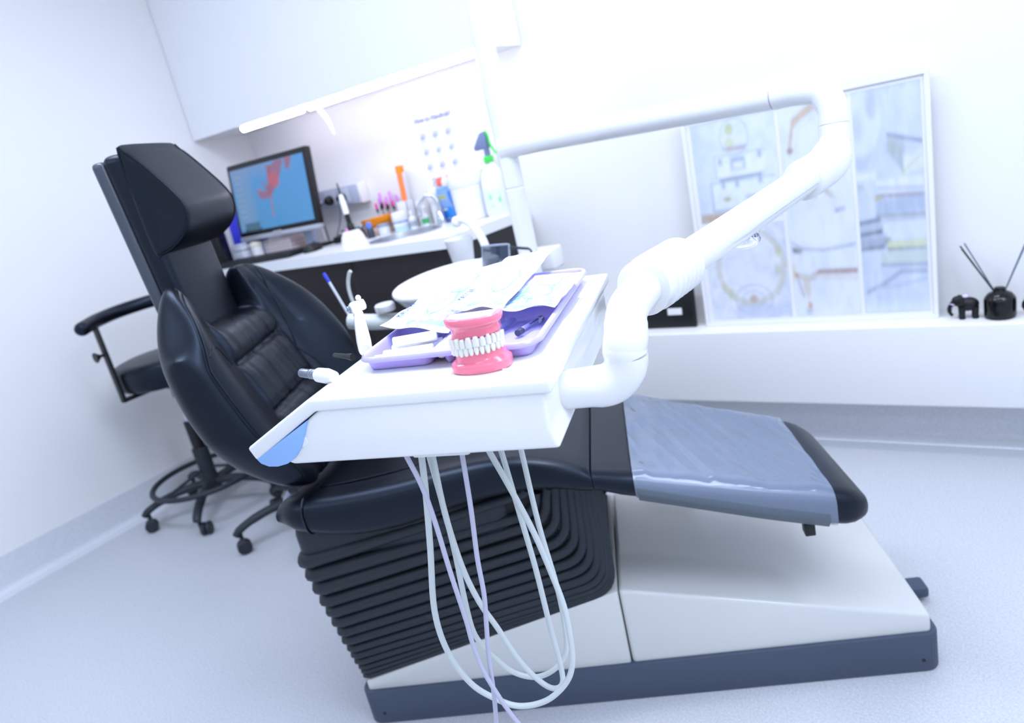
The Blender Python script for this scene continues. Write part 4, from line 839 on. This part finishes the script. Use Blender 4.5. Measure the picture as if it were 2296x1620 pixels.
b = bmesh.new(); lathe(b, [(.0333, .037), (.0336, .038), (.0336, .044), (.0333, .045)], 28); obj('blue_stripe', b, mat('soft_blue', '8fb4ea', .4), jr)
b = bmesh.new(); lathe(b, [(.0345, .045), (.0355, .047), (.035, .078), (.031, .084), (.01, .085)], 28); obj('lid', b, WHITEP, jr)
jr = thing('specimen_pot', 'small clear pot with a grey white label left of the blue banded jar', 'pot', (-2.255, 2.285, ZT))
b = bmesh.new(); lathe(b, [(.024, 0), (.026, .003), (.026, .035), (.022, .038)], 24); obj('pot', b, mat('label_white', 'e4e6ee', .4), jr)
b = bmesh.new(); lathe(b, [(.027, .036), (.028, .038), (.027, .048), (.01, .05)], 24); obj('lid', b, mat('lid_grey', '9aa2b4', .4), jr)
wx = thing('white_carton', 'white carton holding the orange capped tube', 'carton', (-2.205, 2.40, ZT))
b = bmesh.new(); rbox(b, (-.03, -.025, 0), (-.026, .025, .12), .001, 1); rbox(b, (.026, -.025, 0), (.03, .025, .12), .001, 1); rbox(b, (-.03, -.025, 0), (.03, -.021, .12), .001, 1); rbox(b, (-.03, .021, 0), (.03, .025, .12), .001, 1); rbox(b, (-.03, -.025, 0), (.03, .025, .003), .001, 1); obj('carton', b, WHITEP, wx)
ot = thing('orange_tube', 'tall orange capped tube standing up out of the white carton', 'tube', (-2.2, 2.40, ZT+.004)); q = MX((0, 0, 0), (.04, .02, 1))
b = bmesh.new(); lathe(b, [(.014, 0), (.0175, .003), (.0175, .235), (.015, .238)], 20, q); obj('tube_body', b, mat('label_paper', 'e9eef6', .4), ot)
b = bmesh.new(); rbox(b, (-.019, -.012, .05), (-.0155, .012, .236), .001, 1, q); obj('orange_stripe', b, mat('orange_label', 'ff8a4a', .4), ot)
b = bmesh.new(); lathe(b, [(.0178, .236), (.018, .238), (.018, .262), (.015, .266)], 20, q); obj('cap', b, mat('orange_cap', 'ff8c00', .4), ot)
for nm, lb, x, y, h, rr in (('white_carton', 'narrow white carton right of the orange tube', -2.125, 2.42, .11, .02),):
    b = bmesh.new(); rbox(b, (-.022, -.018, 0), (.022, .018, h), .002); o = tag(obj(nm, b, WHITEP), lb, 'carton'); o.location = (x, y, ZT)
for lb, x, y, g_ in (('small white bottle with a green label behind the tap', -2.075, 2.36, '58c27a'), ('small white bottle with a grey label right of the banded jar', -2.125, 2.335, 'aeb6c6')):
    t = thing('small_bottle', lb, 'bottle', (x, y, ZT), group='small white bottles')
    b = bmesh.new(); lathe(b, [(.014, 0), (.016, .002), (.016, .045), (.008, .055), (.008, .06)], 20); obj('bottle', b, WHITEP, t)
    b = bmesh.new(); lathe(b, [(.0162, .012), (.0164, .013), (.0164, .034), (.0162, .035)], 20); obj('paper_label', b, mat('label_'+g_, g_, .5), t)
    b = bmesh.new(); lathe(b, [(.009, .058), (.0095, .06), (.009, .076), (.004, .078)], 16); obj('cap', b, WHITEP, t)
tp = thing('basin_tap', 'chrome arched tap beside the round basin', 'tap', (-1.985, 2.36, ZT))
b = bmesh.new(); lathe(b, [(.024, 0), (.025, .003), (.02, .02), (.016, .05), (.012, .054)], 24); obj('tap_body', b, CHROME, tp)
b = bmesh.new(); tube(b, smooth([(0, 0, .045), (.002, .0, .09), (-.018, -.008, .122), (-.05, -.02, .122), (-.075, -.035, .09), (-.08, -.04, .06)], 8), .0085, 16); obj('spout', b, CHROME, tp)
b = bmesh.new(); lathe(b, [(.0105, 0), (.011, .002), (.011, .018), (.009, .02)], 16, Matrix.Translation((-.08, -.04, .046))); obj('aerator', b, CHROME, tp)
b = bmesh.new(); rbox(b, (-.008, -.06, .052), (.008, .006, .062), .004, 2, Matrix.Rotation(R(70), 4, 'Z')); obj('lever', b, CHROME, tp)
# blue gel bottle
gb = thing('hand_gel_bottle', 'blue gel bottle with a yellow lettered label and white nozzle', 'bottle', (-1.965, 2.40, ZT))
pr = Print(30, 50, '8fb2e6'); pr.rect(0, 0, 1, .06, 'bcd4f4'); pr.ell(.25, .18, .3, .2, '1479d8', .9, .4); pr.ell(.75, .22, .28, .22, '2f96f2', .95, .4); pr.poly([(.78, .95), (1, .95), (1, .5), (.9, .5)], '2f7fd8', .9); pr.rect(.08, .72, .62, .84, 'c6cf3f', .9, .05); pr.line([(.12, .78), (.58, .79)], .02, '7f8a3c', .6)
b = bmesh.new(); rbox(b, (-.04, -.016, 0), (.04, .02, .15), .012, 3); obj('bottle', b, mat('gel_blue', '7aa7e8', .2, coat=.3), gb)
pr.build('front_label', lambda u, v: V(-.036+.072*u, -.0168, .012+.12*v), vmat('label_print', .35), gb)
b = bmesh.new(); lathe(b, [(.016, .148), (.017, .15), (.017, .17), (.009, .18), (.005, .205), (.002, .206)], 20, Matrix.Translation((.012, 0, 0))); obj('nozzle', b, WHITEP, gb)
rb = thing('red_label_pack', 'pack with a coral red top behind the blue gel bottle', 'pack', (-1.985, 2.432, ZT))
b = bmesh.new(); rbox(b, (-.035, -.01, 0), (.035, .01, .15), .003); obj('pack', b, WHITEP, rb)
b = bmesh.new(); rbox(b, (-.035, -.0102, .15), (.035, .0102, .185), .003); obj('coral_top', b, mat('coral', 'ff7a66', .5), rb)
wb = thing('squeeze_bottle', 'plain white squeeze bottle with a pointed nozzle left of the blue gel bottle', 'bottle', (-2.035, 2.405, ZT))
b = bmesh.new(); lathe(b, [(.022, 0), (.025, .003), (.025, .13), (.018, .15), (.012, .155)], 24); obj('bottle', b, WHITEP, wb)
b = bmesh.new(); lathe(b, [(.014, .153), (.0145, .156), (.0135, .175), (.006, .185), (.0025, .225)], 20); obj('nozzle', b, WHITEP, wb)
tb = thing('wipes_tub', 'large white lidded tub at the right end of the worktop', 'tub', (-1.812, 2.365, ZT))
b = bmesh.new(); lathe(b, [(.068, 0), (.072, .003), (.076, .14), (.07, .142)], 40); obj('tub', b, WHITEP, tb)
b = bmesh.new(); lathe(b, [(.078, .136), (.0795, .139), (.0795, .165), (.076, .185), (.07, .188), (.02, .189)], 40); obj('lid', b, WHITEP, tb)
sb = thing('spray_bottle', 'white trigger spray bottle with a grey head and green trigger', 'spray bottle', (-1.682, 2.36, ZT))
b = bmesh.new(); L = [[(x*k, y*k, z) for x, y in rrect(-.048, -.032, .048, .032, .02)] for z, k in ((0, .95), (.004, 1), (.13, 1), (.165, .82), (.195, .42), (.21, .32))]; loft(b, L); obj('bottle', b, mat('milky_bottle', 'edf3f6', .3), sb, ang=50)
pr = Print(30, 40, 'dfe8ee'); pr.ell(.4, .7, .1, .12, '7fe08f', .8, .6); pr.ell(.45, .32, .1, .07, 'a8e8b8', .8, .6); pr.ell(.93, .55, .07, .12, '53e05f', .9, .4)
pr.build('front_label', lambda u, v: V(-.040+.080*u, -.0325, .012+.09*v), vmat('label_print', .35), sb)
b = bmesh.new(); lathe(b, [(.019, .205), (.02, .207), (.019, .228), (.014, .23)], 20); obj('neck_ring', b, mat('spring_green', '4fdc5a', .4), sb)
SG = mat('spray_grey', '6f7fa0', .4)
b = bmesh.new(); cyl(b, (0, 0, .228), (0, 0, .27), .012, seg=16); prism(b, [(-.052, .268), (-.046, .256), (.012, .258), (.016, .30), (.006, .322), (-.012, .318), (-.03, .296)], -.013, .013, .004, 2, Matrix(((1, 0, 0, 0), (0, 0, 1, 0), (0, 1, 0, 0), (0, 0, 0, 1)))); obj('spray_head', b, SG, sb)
b = bmesh.new(); tube(b, smooth([(.008, 0, .322), (.018, 0, .305), (.02, 0, .275), (.034, 0, .245), (.044, 0, .232)], 5), .0045, 8); obj('trigger', b, mat('trigger_green', '3fd84c', .4), sb)

# ------------------------------------------------------------------ ledge on the back wall with its things
LY, LZ0, LZ1 = 2.31, .17, .432
b = bmesh.new(); rbox(b, (-1.62, LY, LZ0), (XR, YB, LZ1), .006, 3); struct('trim_1', b, WALL)
art = thing('picture_panel', 'large white framed panel of four vintage still life pictures leaning on the ledge', 'picture', (-.556, 2.385, LZ1)); art.rotation_euler = (-.03, 0, 0)
b = bmesh.new(); rbox(b, (-.359, 0, 0), (.359, .022, .714), .002, 1); obj('panel', b, WHITEP, art)
for xa, za, xb, zb in ((-.359, 0, .359, .012), (-.359, .702, .359, .714), (-.359, .012, -.347, .702), (.347, .012, .359, .702)):
    b = bmesh.new(); rbox(b, (xa, -.008, za), (xb, 0, zb), .001, 1); obj('frame_strip', b, WHITEP, art)
PRM = vmat('art_print', .4, coat=.2)
def pic(pr, x0, z0, x1, z1):
    pr.mottle(24, .12, 'f4f7fb'); pr.mottle(15, .16, 'a9b6cf')
    for _ in range(2):
        q = np.pad(pr.C, ((1, 1), (1, 1), (0, 0)), mode='edge'); pr.C = sum(q[i:i+pr.nv, j:j+pr.nu] for i in range(3) for j in range(3))/9
    pr.C = pr.C*.84+np.array(lin('d9e1ee'))*.16
    pr.build('picture', lambda u, v: V(x0+(x1-x0)*u, -.0012, z0+(z1-z0)*v), PRM, art)
# suitcases under a glass cloche
pr = Print(110, 110, 'dfe9f6'); pr.mix(np.clip(.75-pr.U*2.2, 0, 1), 'b9cbe6', .8); pr.mottle(6, .2, 'f2f6fb')
pr.rect(0, 0, 1, .09, 'b78a3c', .85, .04); pr.rect(.55, 0, 1, .13, 'e8e6e0', .8, .2)
pr.rect(.17, .10, .95, .40, '8fa3b8', .9, .02); pr.rect(.19, .12, .97, .39, 'e7f0f5', 1, .03); pr.rect(.25, .43, .86, .66, '9fb0c4', .8, .03); pr.rect(.265, .44, .87, .65, 'eaf2f7', 1, .03)
pr.line([(.3, .415), (.8, .425)], .012, '6d8296', .9); pr.rect(.45, .50, .62, .62, '93a3bd', .9, .03); pr.rect(.475, .51, .60, .58, 'eef4f8', 1, .03)
for u, v in ((.32, .60), (.80, .62), (.33, .36), (.78, .37), (.5, .36)): pr.rect(u-.02, v-.03, u+.02, v+.03, '7f93ad', .8, .03)
pr.ell(.36, .22, .05, .025, 'b3ad6a', .9, .6); pr.ell(.66, .22, .08, .02, '9fb0c0', .7, .6)
pr.ring(.52, .82, .17, .18, .05, 'b4c2d6', .7); pr.ell(.47, .90, .05, .06, 'c3cf8a', .95, .3); pr.ell(.46, .76, .06, .06, 'd3dbb0', .9, .4); pr.ell(.6, .80, .06, .04, 'e3e6d0', .8, .5); pr.line([(.43, .70), (.63, .70)], .014, 'c79f8c', .8); pr.line([(.38, .72), (.66, .72)], .01, '8a96b0', .7)
pic(pr, -.330, .365, -.062, .690)
# carved mirror
pr = Print(110, 130, 'd9dfec'); pr.mottle(16, .55, 'f1f2f6'); pr.mottle(28, .4, 'bcc5da'); pr.rect(0, 0, .3, 1, 'eef1f6', .4, .1)
for k, c in ((0, 'b9b79a'), (1, 'c8c2a6'), (2, 'f0f0ee')): pr.ring(.55, .55, .42-.035*k, .40-.035*k, .05, c, .6)
pr.ell(.55, .56, .33, .32, 'e3e8f1', .75, .3); pr.mottle(12, .35, 'f6f7fa'); pr.ell(.55, .21, .05, .04, 'b89a84', .85, .5)
for k in range(5): pr.ring(.55, .2, .08+.05*k, .06+.035*k, .04, 'aab3cc' if k % 2 else 'eef0f6', .5)
for u, v in ((.2, .35), (.27, .28), (.88, .5), (.9, .7)): pr.ell(u, v, .04, .06, 'bfc08a', .6, .7)
pr.rect(.32, 0, 1, .14, 'b3bfe0', .5, .05); pic(pr, -.330, .024, -.062, .345)
# chair corner
pr = Print(90, 200, 'e6ecf4'); pr.mottle(5, .3, 'd3ddec'); pr.rect(0, .52, 1, .56, 'e0e7f1', .6, .05)
pr.line([(.9, .985), (.45, .97), (.2, .92), (.12, .80)], .022, 'c9ae82', .9); pr.line([(.95, .955), (.5, .94), (.28, .90), (.22, .80)], .02, 'dfe5ee', .9); pr.ell(.13, .80, .05, .012, '8d5f42', .9, .5)
pr.rect(.42, .575, .47, .625, '14161c', .95, .02); pr.poly([(.46, .63), (.58, .63), (.72, .565), (.66, .565), (.56, .60)], 'b7a06a', .85, .03); pr.rect(.1, .56, .16, .62, '9fa6b4', .7, .04)
pr.line([(.72, .50), (.86, .505)], .008, '7d86a4', .9); pr.ell(.75, .498, .03, .008, '5d6788', .9, .5)
pr.poly([(.02, .345), (.18, .335), (.16, .315), (.04, .318)], '3a2220', .95, .02); pr.line([(.03, .37), (.18, .335), (.5, .32), (.98, .335)], .006, '6f7b98', .8); pr.ell(.5, .42, .5, .09, 'edf1f8', .6, .6)
pr.line([(.03, .21), (.25, .185), (.42, .215), (.98, .21)], .012, '9a6a58', .9); pr.poly([(.18, .205), (.32, .178), (.42, .205), (.3, .20)], '5d2f2c', .9, .02); pr.line([(.1, .2), (.98, .175)], .016, 'dcd9d2', .8)
pr.poly([(.06, .19), (.34, .19), (.26, .12), (.26, .02), (.18, .02), (.16, .12)], 'd9cdb4', .9, .04); pr.line([(.08, .18), (.14, .1)], .01, '9b6c60', .7); pr.ell(.23, .05, .035, .018, 'cf9a58', .95, .5); pr.rect(.17, .012, .26, .03, '8a8f9c', .8, .03); pr.rect(-.02, .19, .05, .25, 'e3c49a', .8, .05)
pic(pr, -.048, .024, .148, .690)
# stacked old books and a goblet
pr = Print(100, 220, 'c9d5ea'); pr.mottle(6, .5, 'e3eaf5'); pr.mottle(11, .3, 'b4c3dd')
pr.ell(.0, .88, .42, .17, 'd9e2ee', .95, .15); pr.ell(.28, .94, .08, .06, '98a5b0', .6, .7); pr.ell(.05, .86, .08, .06, 'a3afba', .5, .8); pr.poly([(.0, .72), (.22, .72), (.16, .66), (.0, .66)], 'b3bfd2', .8, .04); pr.rect(0, .615, .3, .65, 'e6ebf4', .9, .03); pr.rect(0, .575, .1, .60, '9aa98f', .8, .04)
pr.poly([(.5, .80), (1, .755), (1, .70), (.75, .70), (.72, .62)], 'b7bec8', 1, .03); pr.poly([(.5, .80), (.72, .725), (.72, .62), (.48, .735)], 'a5b2ae', 1, .03); pr.line([(.5, .80), (1, .75)], .008, '6f7d96', .9); pr.poly([(.72, .70), (1, .71), (1, .64), (.72, .62)], 'e3e9f1', 1, .03); pr.line([(.68, .625), (1, .70)], .006, 'c8cc84', .9)
pr.rect(.30, .545, 1, .61, 'e2e8ee', 1, .02); pr.line([(.31, .575), (1, .555)], .007, 'aab2c4', .8); pr.line([(.3, .54), (1, .525)], .010, '96888f', .9)
pr.rect(.27, .455, 1, .52, 'a9b9d0', 1, .02); pr.mottle(20, .25, 'bccadd'); pr.line([(.26, .53), (.36, .53)], .01, 'bdb472', .9); pr.line([(.27, .452), (1, .44)], .008, '8f979c', .9); pr.line([(.29, .435), (1, .42)], .008, 'b4bac2', .9)
pr.rect(.36, .335, 1, .415, 'd9e2ef', 1, .02); pr.rect(0, .375, .36, .425, 'b1bdcf', 1, .03); pr.line([(0, .425), (.32, .435)], .01, '5e6c82', .9); pr.line([(0, .37), (.34, .38)], .01, '47546a', .95); pr.rect(0, .305, .4, .36, '98a4b8', 1, .04); pr.line([(0, .305), (.36, .31)], .009, '55606f', .9); pr.ell(.43, .335, .05, .016, '8f937e', .9, .4)
pr.rect(.42, .295, 1, .332, 'd2d9a8', 1, .02); pr.line([(.42, .295), (1, .288)], .007, '5f6470', .9); pr.rect(.30, .225, 1, .285, 'c6d4cb', 1, .03); pr.line([(.3, .225), (1, .215)], .009, '8d9ab0', .8)
pr.line([(.05, .10), (.35, .14), (.6, .19), (.98, .185)], .012, '8b97b0', .7); pr.line([(.2, .12), (.5, .12), (.98, .15)], .008, 'aab5ca', .7); pr.rect(.2, .02, .27, .10, 'b3c0d8', .7, .06); pr.rect(0, 0, 1, .04, 'e0e7f3', .7, .05)
pic(pr, .160, .024, .336, .690)
fb = thing('black_picture_stand', 'black rectangular panel with a small white label leaning on the ledge left of the pictures', 'display panel', (-1.055, 2.375, LZ1)); fb.rotation_euler = (-.1, 0, 0)
b = bmesh.new(); rbox(b, (-.12, 0, 0), (.105, .018, .16), .010, 3); obj('panel', b, BLACKP, fb)
b = bmesh.new(); rbox(b, (-.0, -.0012, .05), (.055, .0005, .075), .0005, 1); obj('paper_label', b, WHITEP, fb)
df = thing('reed_diffuser', 'round black reed diffuser bottle with splayed sticks on the ledge', 'diffuser', (-.045, 2.37, LZ1))
b = bmesh.new(); lathe(b, [(.034, 0), (.038, .002), (.0395, .006), (.0395, .052), (.038, .058), (.03, .070), (.016, .078), (.013, .080), (.013, .088), (.010, .089)], 36); obj('bottle', b, mat('gloss_black', '0a0b0e', .15), df)
for i, (dx, dy, dz) in enumerate(((-.095, .02, .15), (-.088, .035, .165), (-.1, .04, .155), (.06, .0, .15), (.066, .03, .165))):
    b = bmesh.new(); tube(b, [(-.004 if dx < 0 else .006, 0, .06), ((-.004 if dx < 0 else .006)+dx*.9, dy, .08+dz*.82)], .0021, 8); obj('reed', b, BLACKP if i in (0, 2) else mat('grey_reed', '707a88', .6), df)
def elephant(x, rz, lb):
    e = thing('elephant_figurine', lb, 'figurine', (x, 2.372, LZ1), group='black figurines on the ledge'); e.rotation_euler = (0, 0, rz)
    m = mat('matt_black', '0b0c0f', .45)
    b = bmesh.new(); ball(b, (0, 0, .042), (.028, .018, .021), 20, None, 14); ball(b, (-.026, 0, .053), (.016, .013, .016), 16, None, 12)
    for sx in (-.016, .017):
        for sy in (-.009, .009): tube(b, [(sx, sy, .036), (sx, sy, .012), (sx, sy, 0)], [.0095, .008, .0085], 12)
    tube(b, smooth([(-.036, 0, .05), (-.046, 0, .036), (-.046, 0, .02), (-.040, 0, .010)], 5), [.0075]*4+[.006]*6+[.0045]*6, 10)
    obj('body', b, m, e, ang=70)
    for sy in (-1, 1):
        b = bmesh.new(); ball(b, (-.02, sy*.014, .055), (.010, .003, .013), 14); obj('ear', b, m, e)
        b = bmesh.new(); cyl(b, (-.035, sy*.007, .044), (-.05, sy*.009, .05), .0022, .001, 8); obj('tusk', b, mat('lilac_white', 'e6d6f6', .3), e)
    b = bmesh.new(); ball(b, (-.006, 0, .066), (.008, .008, .005), 12); obj('saddle', b, mat('lilac_white', 'e6d6f6', .3), e)
elephant(-.122, R(8), 'small black animal figurine left of the reed diffuser')
elephant(.058, R(-8), 'small black animal figurine cut by the right picture edge')
